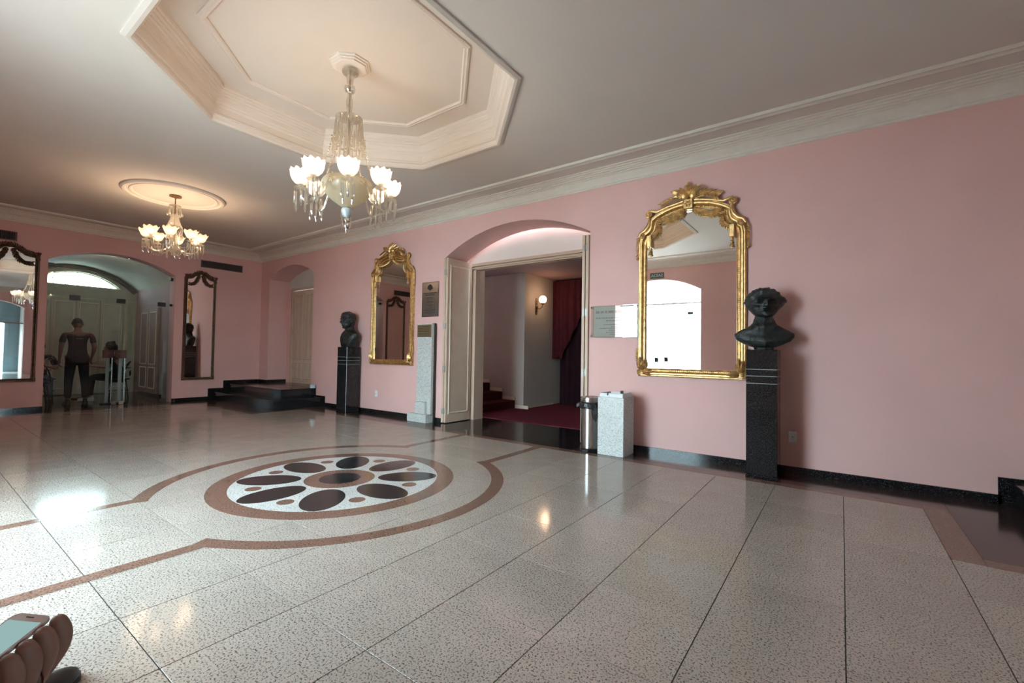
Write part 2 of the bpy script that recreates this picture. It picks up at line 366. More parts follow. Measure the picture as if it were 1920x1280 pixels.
# ceiling with the octagonal recess
AP = 1.455
def octa(a, z, c=MC):
    R = a/cos(pi/8); return [(c[0]+R*cos(pi/8+k*pi/4), c[1]+R*sin(pi/8+k*pi/4), z) for k in range(8)]
o8 = [(p[0], p[1]) for p in octa(AP, 0)]
right = [p for p in o8 if p[0] > MC[0]]; left = [p for p in o8 if p[0] < MC[0]]
right.sort(key=lambda p: -p[1]); left.sort(key=lambda p: -p[1])
ty, by = MC[1]+AP, MC[1]-AP
b = MB()
b.prism([(MC[0], 0.5), (RX+0.3, 0.5), (RX+0.3, RY-0.5), (MC[0], RY-0.5), (MC[0], by)] + list(reversed(right)) + [(MC[0], ty)], CZ, CZ+0.04, 'z')
b.prism([(MC[0], 0.5), (-0.3, 0.5), (-0.3, RY-0.5), (MC[0], RY-0.5), (MC[0], by)] + list(reversed(left)) + [(MC[0], ty)], CZ, CZ+0.04, 'z')
ceiling = struct('ceiling', b, CEIL)
b = MB()
prof = [(1.50, 3.47), (1.50, 3.455), (1.47, 3.445), (1.445, 3.448), (1.43, 3.465), (1.43, 3.50), (1.41, 3.505), (1.41, 3.52), (1.425, 3.535), (1.425, 3.60), (1.405, 3.615), (1.405, 3.63), (1.39, 3.64), (1.385, 3.68), (1.37, 3.69), (1.37, 3.705), (1.35, 3.715), (1.35, 3.73), (1.33, 3.74), (1.33, 3.755), (1.315, 3.765), (1.315, 3.80), (1.08, 3.80)]
b.loft([octa(a, z) for a, z in prof], False, False); b.build('recess_moulding', RECESS, ceiling, smooth=False)
b = MB(); b.loft([octa(1.08, 3.80), octa(1.08, 3.785), octa(1.06, 3.775), octa(1.045, 3.78), octa(1.03, 3.778), octa(1.02, 3.787), octa(1.02, 3.80)], False, False); b.build('inner_moulding', RECESS, ceiling, smooth=False)
b = MB(); b.loft([octa(1.02, 3.80), octa(1.02, 3.802)], True, True); b.build('recess_panel', RECESS, ceiling, smooth=False)
b = MB(); b.loft([octa(1.6, 3.50), octa(1.6, 3.84)], False, True); b.build('recess_casing', CEIL, ceiling, smooth=False)
b = MB(); b.loft([octa(a, z) for a, z in ((0.17, 3.801), (0.17, 3.788), (0.155, 3.783), (0.155, 3.772), (0.14, 3.767), (0.14, 3.755), (0.125, 3.75))], True, True); b.build('ceiling_rosette', RECESS, ceiling, smooth=False)
b = MB(); b.lathe([(0.64, 3.47), (0.64, 3.45), (0.62, 3.435), (0.59, 3.435), (0.575, 3.455), (0.55, 3.455), (0.54, 3.443), (0.52, 3.443), (0.50, 3.462), (0.02, 3.464), (0.02, 3.468)], (3.42, -2.86, 0), 64, False); b.build('round_ceiling_rosette', CEIL, ceiling, angle=30)
# cornices and thin ceiling moulding, one run per wall
COR = [(0.0, 3.30), (0.012, 3.305), (0.012, 3.322), (0.028, 3.328), (0.035, 3.35), (0.075, 3.40), (0.098, 3.408), (0.098, 3.418), (0.125, 3.421), (0.125, 3.432), (0.155, 3.435), (0.155, 3.446), (0.187, 3.449), (0.187, 3.459), (0.225, 3.461), (0.225, 3.475), (0.0, 3.475)]
THN = [(0.43, 3.475), (0.43, 3.455), (0.445, 3.452), (0.46, 3.462), (0.475, 3.452), (0.49, 3.46), (0.505, 3.448), (0.535, 3.444), (0.545, 3.458), (0.545, 3.475)]
def corners(d): return [(d, -d), (RX-d, -d), (RX-d, RY+d), (d, RY+d)]
for pr, nm in ((COR, 'cornice'), (THN, 'ceiling_strip')):
    for k, side in enumerate(('back', 'right', 'front', 'left')):
        b = MB(); b.loft([[corners(d)[k]+(z,) for d, z in pr], [corners(d)[(k+1) % 4]+(z,) for d, z in pr]], False, False)
        o = struct('trim_%d' % (k+1+(4 if nm == 'ceiling_strip' else 0)), b, TRIMW)
# ------------------------------------------------------------------ structure: floor, one tile at a time
b = MB(); b.box(-0.3, RX+0.3, RY-0.5, 0.0, -0.12, -0.006); floor_o = struct('floor', b, JOINT)
TX, TY, GX, GY, GAP = 0.49749, 0.50801, 9.60107, -3.69225, 0.0022
XE = GX+5*TX
rects = [(3.11, XE, RY, -0.575), (0.52, 3.11, RY, -1.53), (XE, RX, RY, -1.66)]
cells = []
for (x0, x1, y0, y1) in rects:
    for i in range(-22, 16):
        for j in range(-8, 10):
            a0, a1, b0, b1 = GX+TX*i, GX+TX*(i+1), GY+TY*j, GY+TY*(j+1)
            a0, a1, b0, b1 = max(a0, x0), min(a1, x1), max(b0, y0), min(b1, y1)
            if a1-a0 < 0.13 or b1-b0 < 0.13: continue
            if x1-a1 < 0.13: a1 = x1          # no slivers: the last whole piece runs up to the edge
            if a0-x0 < 0.13: a0 = x0
            if y1-b1 < 0.13: b1 = y1
            if b0-y0 < 0.13: b0 = y0
            cells.append((a0, a1, b0, b1))
inv = cam.matrix_world.inverted()
def seen(c):
    p = inv @ Vector(((c[0]+c[1])/2, (c[2]+c[3])/2, 0))
    if p.z > -0.3: return False
    return abs(p.x/p.z) < 1.28 and abs(p.y/p.z) < 0.95
def dist(c): return (Vector(((c[0]+c[1])/2, (c[2]+c[3])/2, 0))-cam.location).length
vis = sorted([c for c in cells if seen(c)], key=dist)[:292]; vs_ = set(vis)
meshes = {}; stuffb = MB()
for c in cells:
    wx, wy = c[1]-c[0]-2*GAP, c[3]-c[2]-2*GAP
    if c in vs_:
        key = (round(wx, 4), round(wy, 4))
        if key not in meshes:
            t = MB(); hx, hy, q = wx/2, wy/2, 0.0005
            t.loft([[(-hx, -hy, -0.01), (hx, -hy, -0.01), (hx, hy, -0.01), (-hx, hy, -0.01)], [(-hx, -hy, -q), (hx, -hy, -q), (hx, hy, -q), (-hx, hy, -q)], [(-hx+q, -hy+q, 0), (hx-q, -hy+q, 0), (hx-q, hy-q, 0), (-hx+q, hy-q, 0)]], False, True)
            meshes[key] = t.mesh('tile', GRAN, False)
        link('tile', meshes[key], floor_o, ((c[0]+c[1])/2, (c[2]+c[3])/2, 0))
    else:
        stuffb.box(c[0]+GAP, c[1]-GAP, c[2]+GAP, c[3]-GAP, -0.01, 0)
stuffb.build('far_tiles', GRAN, floor_o, smooth=False, kind='stuff')
def slabs(x0, x1, y0, y1, name, m, step=1.0, axis='x', z=0.0):
    n = max(1, round(((x1-x0) if axis == 'x' else (y1-y0))/step))
    for k in range(n):
        if axis == 'x': a0, a1, c0, c1 = x0+(x1-x0)*k/n, x0+(x1-x0)*(k+1)/n, y0, y1
        else: a0, a1, c0, c1 = x0, x1, y0+(y1-y0)*k/n, y0+(y1-y0)*(k+1)/n
        t = MB(); t.box(a0+0.001, a1-0.001, c0+0.001, c1-0.001, -0.01, z); t.build(name, m, floor_o, smooth=False)
slabs(3.11, XE, -0.575, -0.455, 'brown_strip', BROWN, 0.99)
slabs(3.0, 3.11, -1.53, -0.455, 'brown_strip', BROWN, 0.99, 'y')
slabs(0.40, 3.0, -1.53, -1.42, 'brown_strip', BROWN, 0.99)
slabs(0.40, 0.52, RY, -1.53, 'brown_strip', BROWN, 0.99, 'y')
slabs(XE, 12.24, -1.66, -0.455, 'brown_strip', BROWN, 1.2, 'y')
slabs(12.24, RX, -1.66, -1.54, 'brown_strip', BROWN, 0.99)
slabs(3.0, 6.31, -0.455, 0.0, 'border_slab', DBROWN, 0.99)
slabs(6.31, 8.94, -0.455, 0.0, 'border_slab', BLACK, 0.99)
slabs(8.94, 12.24, -0.455, 0.0, 'border_slab', DBROWN, 0.99)
slabs(0.0, 3.0, -1.42, 0.0, 'border_slab', DBROWN, 1.5)
slabs(0.0, 0.40, RY, -1.42, 'border_slab', DBROWN, 0.99, 'y')
slabs(12.24, RX, -1.54, 0.0, 'border_slab', DBROWN, 1.1)
# inlaid medallion
def flat(name, poly, z, m):
    t = MB(); t.prism(poly, -0.008, z, 'z'); return t.build(name, m, floor_o, smooth=False)
def circ(r, n=64, c=MC, a0=0.0): return [(c[0]+r*cos(a0+i/n*2*pi), c[1]+r*sin(a0+i/n*2*pi)) for i in range(n)]
def ring(name, r0, r1, z, m, a0=0.0, a1=2*pi, n=64):
    t = MB(); closed = abs(a1-a0-2*pi) < 1e-6
    rr = []
    for i in range(n + (0 if closed else 1)):
        a = a0+(a1-a0)*i/n; ca, sa = cos(a), sin(a)
        rr.append([t.b.verts.new((MC[0]+r*ca, MC[1]+r*sa, zz)) for r, zz in ((r0, -0.008), (r0, z), (r1, z), (r1, -0.008))])
    if closed: rr.append(rr[0])
    t._loft(rr, False, False, True); return t.build(name, m, floor_o, smooth=False)
flat('medallion_field', circ(0.875, 72), 0.0010, GRANW)
ring('medallion_ring', 0.865, 1.015, 0.0016, BROWN)
SX0, SX1 = MC[0]-0.625, MC[0]+0.625
RO, RI = 1.475, 1.365
a_t = math.asin(0.625/RO)
ring('medallion_band', RI, RO, 0.0016, BROWN, -pi/2+a_t-0.03, pi/2-a_t+0.03, 48)
ring('medallion_band', RI, RO, 0.0016, BROWN, pi/2+a_t-0.03, 3*pi/2-a_t+0.03, 48)
yb = RO*cos(a_t)-0.02
for xs in (SX0, SX1):
    for (c0, c1) in ((MC[1]+yb, -0.575), (RY, MC[1]-yb)):
        sg = -1 if xs == SX0 else 1
        n = 2
        for k in range(n):
            t = MB(); t.box(xs-0.046, xs+0.046, c0+(c1-c0)*k/n+0.0006, c0+(c1-c0)*(k+1)/n-0.0006, -0.008, 0.0015); t.build('inlay_strip', BROWN, floor_o, smooth=False)
for k in range(8):
    a = k*pi/4; ca, sa = cos(a), sin(a); cr, la, lb = 0.595, 0.262, 0.158
    flat('petal', [(MC[0]+ca*(cr+la*cos(t_))-sa*lb*sin(t_), MC[1]+sa*(cr+la*cos(t_))+ca*lb*sin(t_)) for t_ in [i/40*2*pi for i in range(40)]], 0.0022, PETAL)
    a += pi/8; flat('inlay_dot', circ(0.062, 24, (MC[0]+0.68*cos(a), MC[1]+0.68*sin(a))), 0.0022, BROWN)
flat('medallion_hub_ring', circ(0.30, 48), 0.0020, BROWN)
flat('medallion_hub', circ(0.178, 40), 0.0026, PETAL)
# ------------------------------------------------------------------ baseboards
def bb(name, segs, m=BLACK):
    b = MB()
    for s in segs: b.box(*s)
    return struct(name, b, m)
BH = 0.072
bb('baseboard_back', [(2.92, 6.31, -0.018, 0, 0, BH), (8.94, 12.62, -0.018, 0, 0, BH)])
bb('baseboard_left', [(0, 0.018, RY, -3.715, 0, BH), (0, 0.018, -1.785, -1.09, 0, BH)])
bb('baseboard_right', [(RX-0.018, RX, RY, -4.13, 0, BH)])
bb('baseboard_front', [(0, 6.86, RY, RY+0.018, 0, BH), (8.94, RX, RY, RY+0.018, 0, BH)])
# ------------------------------------------------------------------ corner steps
def steps(name, label, x0, sx, dim):
    t = thing(name, label, 'steps', (x0, 0, 0))
    (w1, d1, h1), (w2, d2, h2) = dim
    def bx(nm, x_0, x_1, y0, y1, z0, z1, m):
        q = MB(); q.bbox(min(sx*x_0, sx*x_1), max(sx*x_0, sx*x_1), y0, y1, z0, z1, 0.003); return q.build(nm, m, t, smooth=False)
    bx('lower_riser', 0, w1-0.012, -d1+0.012, -0.004, 0, h1-0.03, BLACK)
    bx('lower_tread', 0, w1, -d1, -0.004, h1-0.03, h1, BLACK)
    bx('upper_riser', 0, w2-0.012, -d2+0.012, -0.004, h1, h2-0.03, BLACK)
    bx('landing', 0, w2, -d2, -0.004, h2-0.03, h2, BLACK)
    bx('landing_inlay', 0.30, w2-0.26, -d2+0.24, -0.03, h2-0.01, h2+0.002, DBROWN)
    sk = lambda *c: (lambda q: (q.box(*c), q.build('skirting', BLACK, t, smooth=False)))(MB())
    lo2 = 2.362 if sx > 0 else 0.018            # skirting that climbs the walls with the steps
    for (a, st, z1) in ((w1+0.07, w2+0.071, h1+BH*0.35), (w2+0.07, lo2, h2+BH)):
        sk(min(sx*st, sx*a), max(sx*st, sx*a), -0.018, -0.0005, h1 if st == lo2 else 0.0, z1)
    for (a, st, z1) in ((d1+0.07, d2+0.071, h1+BH), (d2+0.07, 0.019, h2+BH)):
        sk(min(sx*0.0005, sx*0.018), max(sx*0.0005, sx*0.018), -a, -st, h1 if st == 0.019 else 0.0, z1)
    if sx > 0: sk(0.019, 0.41, -0.018, -0.0005, h2, h2+BH)
    return t
steps('corner_steps', 'two black granite corner steps leading up to the cream niche door', 0.0, 1, ((2.85, 1.03, 0.18), (2.5, 0.72, 0.35)))
steps('side_steps', 'black granite steps cut off by the right edge of the picture', RX, -1, ((2.93, 1.03, 0.19), (2.6, 0.72, 0.36)))
# niche floor
b = MB(); b.box(0.411, 0.428, 0.0, 0.45, 0.352, 0.352+BH); b.build('niche_skirting', BLACK, bpy.data.objects['wall_back'], smooth=False)
b = MB(); b.box(0.41, 2.36, 0, 0.62, 0.30, 0.352); b.build('niche_sill', DBROWN, bpy.data.objects['wall_back'], smooth=False)
# ------------------------------------------------------------------ panelled doors
def panel_leaf(name, wd, ht, th, parent, m=CREAM, rails=((0.10, 0.92),), loc=(0, 0, 0), rz=0.0, both=True, vpan=1, mm=None):
    """door leaf in local x (width) z (height); panels with raised frames"""
    q = MB(); q.bbox(0, wd, -th/2, th/2, 0, ht, 0.003)
    o = q.build(name, m, parent, loc, smooth=False); o.rotation_euler = (0, 0, rz)
    for k in range(vpan):
        x0 = wd*(0.13+0.0)+(wd*0.76+0.0)*k/vpan; x1 = wd*0.13+(wd*0.76)*(k+1)/vpan-(0.02 if k < vpan-1 else 0)
        for (f0, f1) in rails:
            for sd in ((-1, 1) if both else (-1,)):
                z0, z1 = ht*f0, ht*f1; y = sd*th/2; w_ = min(0.028, (x1-x0)*0.2)
                q = MB()
                prof = [(-w_/2, 0.0), (-w_/2, 0.006), (-w_/6, 0.012), (w_/6, 0.010), (w_/2, 0.002), (w_/2, 0.0)]
                q.sweep([(x0, z0), (x1, z0), (x1, z1), (x0, z1)], prof, True, M=Matrix.Translation((0, y, 0)) @ Matrix.Scale(1 if sd < 0 else -1, 4, (0, 1, 0)))
                q.build('panel_moulding', mm or CREAML, o, smooth=False)
                q = MB(); q.box(x0+0.05*wd, x1-0.05*wd, min(y, y+sd*0.004), max(y, y+sd*0.004), z0+0.05, z1-0.05); q.build('raised_panel', m, o, smooth=False)
    return o
# door_1: folding doors of the auditorium lobby
d1 = thing('door_1', 'cream folding panel doors standing open against the sides of the arched doorway', 'door', (0, 0, 0), kind='structure')
def hinge(parent, x, y, z, rz=0.0, w_=0.055, h=0.095):
    q = MB(); q.box(-w_, -0.004, -0.004, 0.0, -h/2, h/2); q.box(0.004, w_, -0.004, 0.0, -h/2, h/2)
    for k in range(3): q.lathe([(0.009, -h/2+h*k/3+0.002), (0.009, -h/2+h*(k+1)/3-0.002)], (0, -0.006, 0), 8)
    o = q.build('hinge', HINGE, parent, (x, y, z), smooth=False); o.rotation_euler = (0, 0, rz); return o
LW = 0.60
for k, xx in enumerate((6.337, 6.392)):
    panel_leaf('folding_leaf', LW, 2.685, 0.045, d1, loc=(xx, -0.03+LW, 0.012), rz=radians(-90), rails=((0.055, 0.955),), both=True)
for zz in (0.20, 0.88, 1.58, 2.46): hinge(d1, 6.3645, -0.032, zz, 0, 0.03)
for k, xx in enumerate((8.862, 8.915)):
    panel_leaf('folding_leaf', LW, 2.70, 0.040, d1, loc=(xx, -0.03+LW, 0.012), rz=radians(-90), rails=((0.055, 0.955),), both=True)
for zz in (0.20, 0.92, 1.70, 2.55): hinge(d1, 8.889, -0.032, zz, 0, 0.03)
# frame, lintel and white arch field behind
JY = 0.60
b = MB()
b.box(6.31, 6.47, JY, JY+0.24, 0, 2.70); b.box(8.80, 8.94, JY, JY+0.12, 0, 2.66)
b.box(6.31, 8.94, JY, JY+0.12, 2.585, 2.70); b.box(6.31, 8.94, JY-0.03, JY, 2.60, 2.625); b.box(6.31, 8.94, JY-0.045, JY, 2.64, 2.685)
b.build('door_frame', CREAM, d1, smooth=False)
b = MB(); b.prism([(6.2, 2.69), (9.05, 2.69), (9.05, 3.3), (6.2, 3.3)], JY, JY+0.05); struct('wall_tympanum', b, WHITE)
bpy.data.objects['wall_tympanum'].name = 'trim_9'
b = MB(); b.box(6.2, 6.31, 0.5, JY+0.12, 0, 3.3); b.box(8.94, 9.05, 0.5, JY+0.12, 0, 3.3); struct('trim_10', b, PINK)
# threshold
b = MB(); b.box(5.0, 9.6, 0.0, 0.93, -0.1, 0.0); struct('floor_threshold', b, BLACK)
b = MB(); b.box(3.0, 9.6, 0.93, 4.4, -0.1, 0.008); struct('floor_lobby', b, CARPET)
# ------------------------------------------------------------------ auditorium lobby behind door_1
b = MB(); b.box(3.0, 6.25, 2.42, 2.6, 0, 2.86); b.box(6.13, 6.25, 2.6, 4.4, 0, 2.86); struct('wall_lobby_left', b, LOBBY)
b = MB(); b.box(6.25, 9.8, 3.95, 4.1, 0, 2.86); struct('wall_lobby_back', b, CURT)
b = MB(); b.box(9.6, 9.8, 0.5, 4.1, 0, 2.86); struct('wall_lobby_right', b, LOBBY)
b = MB(); b.box(2.9, 3.0, 0.5, 2.6, 0, 2.86); struct('wall_lobby_side', b, LOBBY)
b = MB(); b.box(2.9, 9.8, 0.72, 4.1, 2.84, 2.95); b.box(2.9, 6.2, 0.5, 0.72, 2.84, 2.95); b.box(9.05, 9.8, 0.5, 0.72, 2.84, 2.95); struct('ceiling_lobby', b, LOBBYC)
lst = thing('lobby_stairs', 'dark red carpeted steps rising to the left inside the lobby', 'stairs', (6.05, 1.0, 0.008))
for k in range(6):
    q = MB(); q.bbox(-0.34*(k+1), -0.34*k, 0.0, 1.41, 0, 0.165*(k+1), 0.012); q.build('step', CARPETD, lst, smooth=False)
b = MB()
for k in range(6): b.box(6.05-0.34*k, 6.05-0.34*k+0.30+0.03, 2.395, 2.42, (0.165*k), 0.165*k+0.075); 
for k in range(1, 6): b.box(6.05-0.34*k+0.30, 6.05-0.34*k+0.33, 2.396, 2.42, 0.165*(k-1), 0.165*k+0.075)
b.box(6.35-0.0, 6.262, 2.397, 2.42, 0, 0.07); b.box(6.25, 6.268, 2.42, 3.6, 0, 0.05)
struct('trim_11', b, CREAML)
# curtain
def curtain(name, label, m, x0, x1, y, z0, z1, waves, amp, cat='curtain', zfun=None, nz=14, nx=None):
    q = MB(); nx = nx or waves*10
    rings = []
    for j in range(nz+1):
        t = j/nz; row = []
        for i in range(nx+1):
            u = i/nx
            zb = z0 if zfun is None else zfun(u)
            z = zb+(z1-zb)*t
            x = x0+(x1-x0)*u
            yy = y+amp*sin(u*waves*2*pi+0.8*sin(u*9))*(0.55+0.45*(1-t))
            row.append((x, yy, z))
        rings.append(row)
    back = [[(p[0], p[1]+0.012, p[2]) for p in r] for r in rings]
    fr = [f+list(reversed(bk)) for f, bk in zip(rings, back)]
    q.loft(fr, True, True)
    o = q.build(name, m, smooth=True, angle=60); return tag(o, label, cat)
curtain('curtain', 'dark burgundy velvet curtain hanging to the lobby carpet', CURT, 6.42, 8.95, 3.62, 0.012, 2.80, 9, 0.05)
curtain('curtain_swag', 'shorter red velvet drape lit by the globe lamp', CURTR, 6.28, 7.2, 3.50, 1.1, 2.80, 5, 0.035, zfun=lambda u: 1.05+1.05*min(1, max(0, (u-0.25)/0.6)))
# sconce on the lobby wall (faces +x)
sc = thing('wall_sconce', 'brass wall sconce with a lit round glass globe beside the lobby curtain', 'lamp', (6.25, 2.85, 2.17))
q = MB(); q.box(0.0, 0.015, -0.035, 0.035, -0.13, 0.13); q.ball((0.012, 0, 0.15), 0.035, 8, 6, (0.5, 1, 1)); q.ball((0.012, 0, -0.15), 0.03, 8, 6, (0.5, 1, 1)); q.ball((0.02, 0, 0), 0.04, 8, 6, (0.6, 1, 1)); q.build('back_plate', GOLDD, sc)
q = MB(); q.tube([(0.02, 0, -0.02), (0.06, 0, -0.05), (0.11, 0, -0.05), (0.15, 0, -0.01), (0.17, 0, 0.04)], 0.009, 8); q.lathe([(0.01, 0.03), (0.045, 0.05), (0.05, 0.065), (0.02, 0.07)], (0.17, 0, 0), 12); q.build('arm', GOLDD, sc)
q = MB(); q.ball((0.17, 0, 0.145), 0.085, 16, 12); q.build('globe', GLOBE, sc)
ld = bpy.data.lights.new('sconce_glow', 'POINT'); ld.energy = SCONCE_W*4; ld.color = (1.0, 0.62, 0.35); ld.shadow_soft_size = 0.08
lo = bpy.data.objects.new('sconce_glow', ld); COL.objects.link(lo); lo.parent = sc; lo.location = (0.30, 0, 0.15)
# ------------------------------------------------------------------ niche door (door_2)
d2 = thing('door_2', 'narrow cream double panel door at the back of the arched niche', 'door', (0, 0, 0), kind='structure')
b = MB(); b.box(0.41, 2.36, 0.5, 0.58, 2.66, 3.3); struct('trim_12', b, WHITE)
b = MB(); b.box(0.41, 0.55, 0.45, 0.58, 0.35, 2.66); b.box(1.62, 2.36, 0.45, 0.58, 0.35, 2.66); b.box(0.41, 2.36, 0.5, 0.6, 0.0, 0.36); struct('trim_13', b, PINK)
b = MB(); b.box(0.55, 0.60, 0.46, 0.56, 0.352, 2.66); b.box(1.57, 1.62, 0.46, 0.56, 0.352, 2.66); b.box(0.55, 1.62, 0.46, 0.56, 2.61, 2.66); b.build('door_frame', CREAM, d2, smooth=False)
for k in range(2):
    panel_leaf('door_leaf', 0.484, 2.25, 0.04, d2, loc=(0.601+0.486*k, 0.53, 0.354), rails=((0.05, 0.22), (0.26, 0.95)), both=False, vpan=2, mm=CREAM)
for zz in (0.75, 1.6, 2.35): hinge(d2, 0.602, 0.506, zz, 0, 0.015)
# ------------------------------------------------------------------ left vestibule behind the glass door
VX = -3.35
b = MB(); b.box(VX-0.3, -0.3, -1.6, -1.45, -0.1, 3.4); struct('wall_vestibule_right', b, mat('shaded_pink_paint', (0.36, 0.25, 0.245), 0.8, world=True))  # pink wall paint darkened to put the vestibule's shade into the colour
b = MB(); b.box(VX-0.3, -0.3, -4.15, -4.0, -0.1, 3.4); struct('wall_vestibule_left', b, PINK)
# back wall with lunette opening
lun = arc(-1.92, 2.62, -3.55, 2.62, 2.97)
b = MB(); b.prism(clean([(-1.45, -0.1), (-1.45, 3.5), (-2.735, 3.5)] + [(-2.735, 2.97)] + [p for p in reversed(lun) if p[0] > -2.735] + [(-2.735, 2.62), (-2.735, -0.1)]), VX-0.25, VX, 'x')
b.prism(clean([(-4.15, -0.1), (-4.15, 3.5), (-2.735, 3.5), (-2.735, 2.97)] + [p for p in lun if p[0] < -2.735] + [(-2.735, 2.62), (-2.735, -0.1)]), VX-0.25, VX, 'x'); struct('wall_vestibule_back', b, mat('vestibule_cream_paint', (0.56, 0.53, 0.44), 0.8, world=True))
vault = arc(-1.6, 2.62, -4.0, 2.62, 3.12, 24)
b = MB(); b.loft([[(VX, y, z) for y, z in vault], [(-0.3, y, z) for y, z in vault]], False, False, False)
struct('ceiling_vestibule', b, mat('vault_plaster', (0.60, 0.60, 0.50), 0.8, world=True), smooth=True)
b = MB(); b.loft([[(VX, y, z+0.12) for y, z in vault], [(-0.3, y, z+0.12) for y, z in vault]], False, False, False); b.box(VX-0.3, -0.3, -4.15, -1.45, 3.4, 3.5); b.build('vault_back', WHITE, bpy.data.objects['ceiling_vestibule'], smooth=True)
b = MB(); b.loft([[(VX+0.09, y, z-d) for y, z in arc(-1.6-d, 2.60, -4.0+d, 2.60, 3.10, 24)] for d in (0.0, 0.07)] + [[(VX, y, z-0.07) for y, z in arc(-1.67, 2.60, -3.93, 2.60, 3.10, 24)]], False, False, False); struct('trim_14', b, mat('dark_vault_rib', (0.10, 0.085, 0.08), 0.6))
b = MB(); b.box(VX-0.3, -0.0, -4.15, -1.45, -0.1, -0.002); struct('floor_vestibule', b, BLACK)
# lunette window
wn = thing('window_1', 'bright arched lunette window with curled ironwork above the vestibule doors', 'window', (VX-0.12, -2.735, 2.62), kind='structure')
q = MB(); pts = [(0, -0.815+1.63*i/24*1.0, 0) for i in range(25)]
L2 = [(0, y+2.735, z-2.62) for y, z in lun]
q.tube(L2, 0.025, 6); q.tube([(0, 0.815, 0.01), (0, -0.815, 0.01)], 0.025, 6); q.build('window_frame', CREAML, wn)
q = MB()
for k in range(-3, 4): q.tube([(0.03, 0.2*k, 0.0), (0.03, 0.22*k, 0.35-0.03*k*k)], 0.007, 5)
for k in range(-3, 4):
    q.tube([(0.035, 0.2*k+0.06*cos(t)*(1-t/9), 0.12+0.06*sin(t)*(1-t/9)) for t in [i*0.5 for i in range(15)]], 0.006, 5)
q.build('ironwork', IRON, wn)
q = MB(); q.prism([(y+2.735, z-2.62) for y, z in lun], -0.004, 0.0, 'x'); q.build('pane', GLASS, wn, smooth=False)
# vestibule doors
d6 = thing('door_5', 'pair of pale panel doors with small knobs at the back of the vestibule', 'door', (VX, 0, 0), kind='structure')
for k in range(4):
    lf = panel_leaf('door_leaf', 0.43, 2.30, 0.05, d6, m=mat('vestibule_door_paint', (0.58, 0.55, 0.46), 0.5) if k == 0 else bpy.data.materials['vestibule_door_paint'], loc=(0.03, -3.62+0.435*k, 0.01), rz=radians(90), rails=((0.06, 0.30), (0.34, 0.96)), both=False)
for yy in (-2.85, -2.60):
    q = MB(); q.ball((0.085, yy, 1.3), 0.028, 10, 8); q.tube([(0.05, yy, 1.3), (0.085, yy, 1.3)], 0.01, 6); q.build('knob', CHROME, d6)
d7 = thing('door_6', 'pink panelled door in the right wall of the vestibule', 'door', (0, -1.6, 0), kind='structure')
b = MB(); b.box(-2.95, -1.25, -0.04, 0, 0.0, 0.06); b.build('door_sill', BLACK, d7, smooth=False)
for k in range(2): panel_leaf('door_leaf', 0.62, 2.05, 0.05, d7, m=bpy.data.materials['shaded_pink_paint'], loc=(-2.75+0.625*k, -0.03, 0.06), rails=((0.06, 0.30), (0.34, 0.95)), both=False)
# spots in the vault
for k, (xx, yy, zz) in enumerate(((-0.95, -2.75, 3.112), (-0.95, -2.98, 3.10))):
    sp = thing('ceiling_spot', ('small recessed spotlight in the vestibule vault, the right one of two' if k == 0 else 'small recessed spotlight in the vestibule vault, the left one of two'), 'lamp', (xx, yy, zz-0.012), group='vault spotlights')
    q = MB(); q.lathe([(0.055, 0), (0.055, 0.012), (0.04, 0.014), (0.04, 0.004), (0.055, 0)], n=16, cap=False); q.build('spot_ring', WHITEPL, sp)
    q = MB(); q.lathe([(0.042, 0.002), (0.03, 0.0)], n=16); q.build('lamp_disc', SPOT, sp)
    l = bpy.data.lights.new('spot_glow', 'POINT'); l.energy = 2.5; l.color = (1.0, 0.93, 0.8); l.shadow_soft_size = 0.05
    lo2 = bpy.data.objects.new('spot_glow', l); COL.objects.link(lo2); lo2.parent = sp; lo2.location = (0, 0, -0.06)
# glass door wall (door_3)
d3 = thing('door_3', 'frameless glass doors with black fittings filling the arched opening in the left wall', 'door', (-0.12, 0, 0), kind='structure')
def glass_piece(parent, name, poly, x=0.0, th=0.01, m=None):
    q = MB(); q.prism(clean(poly), x-th/2, x+th/2, 'x'); return q.build(name, m or GLASS, parent, smooth=False)
AL = arc(-1.785, 2.70, -3.715, 2.73, 2.985)
glass_piece(d3, 'transom_pane', [(-1.795, 2.08)] + [(y, z-0.006) for y, z in AL] + [(-3.705, 2.08)])
for y0, y1 in ((-1.795, -1.985), (-1.99, -2.655), (-2.66, -3.325), (-3.33, -3.705)): glass_piece(d3, 'glass_leaf', [(y0, 0.012), (y0, 2.072), (y1, 2.072), (y1, 0.012)])
def fitting(y0, y1, z0, z1):
    q = MB(); q.bbox(-0.022, 0.022, y0, y1, z0, z1, 0.004); q.build('patch_fitting', BLKPL, d3, smooth=False)
fitting(-2.05, -1.91, 2.03, 2.12); fitting(-2.72, -2.58, 2.03, 2.12); fitting(-3.40, -3.25, 2.03, 2.12)
fitting(-1.84, -1.79, 2.60, 2.67); fitting(-1.84, -1.79, 2.05, 2.10); fitting(-3.71, -3.62, 2.62, 2.68)
for y in (-2.745, -2.63):
    q = MB(); q.bbox(-0.02, 0.02, y, y+0.075, 0.004, 0.07, 0.003); q.build('lower_fitting', CHROME, d3, smooth=False)
for y in (-2.73, -2.55): 
    q = MB(); q.bbox(-0.02, 0.02, y, y+0.05, 2.945, 2.985, 0.004); q.build('clip', CHROME, d3, smooth=False)
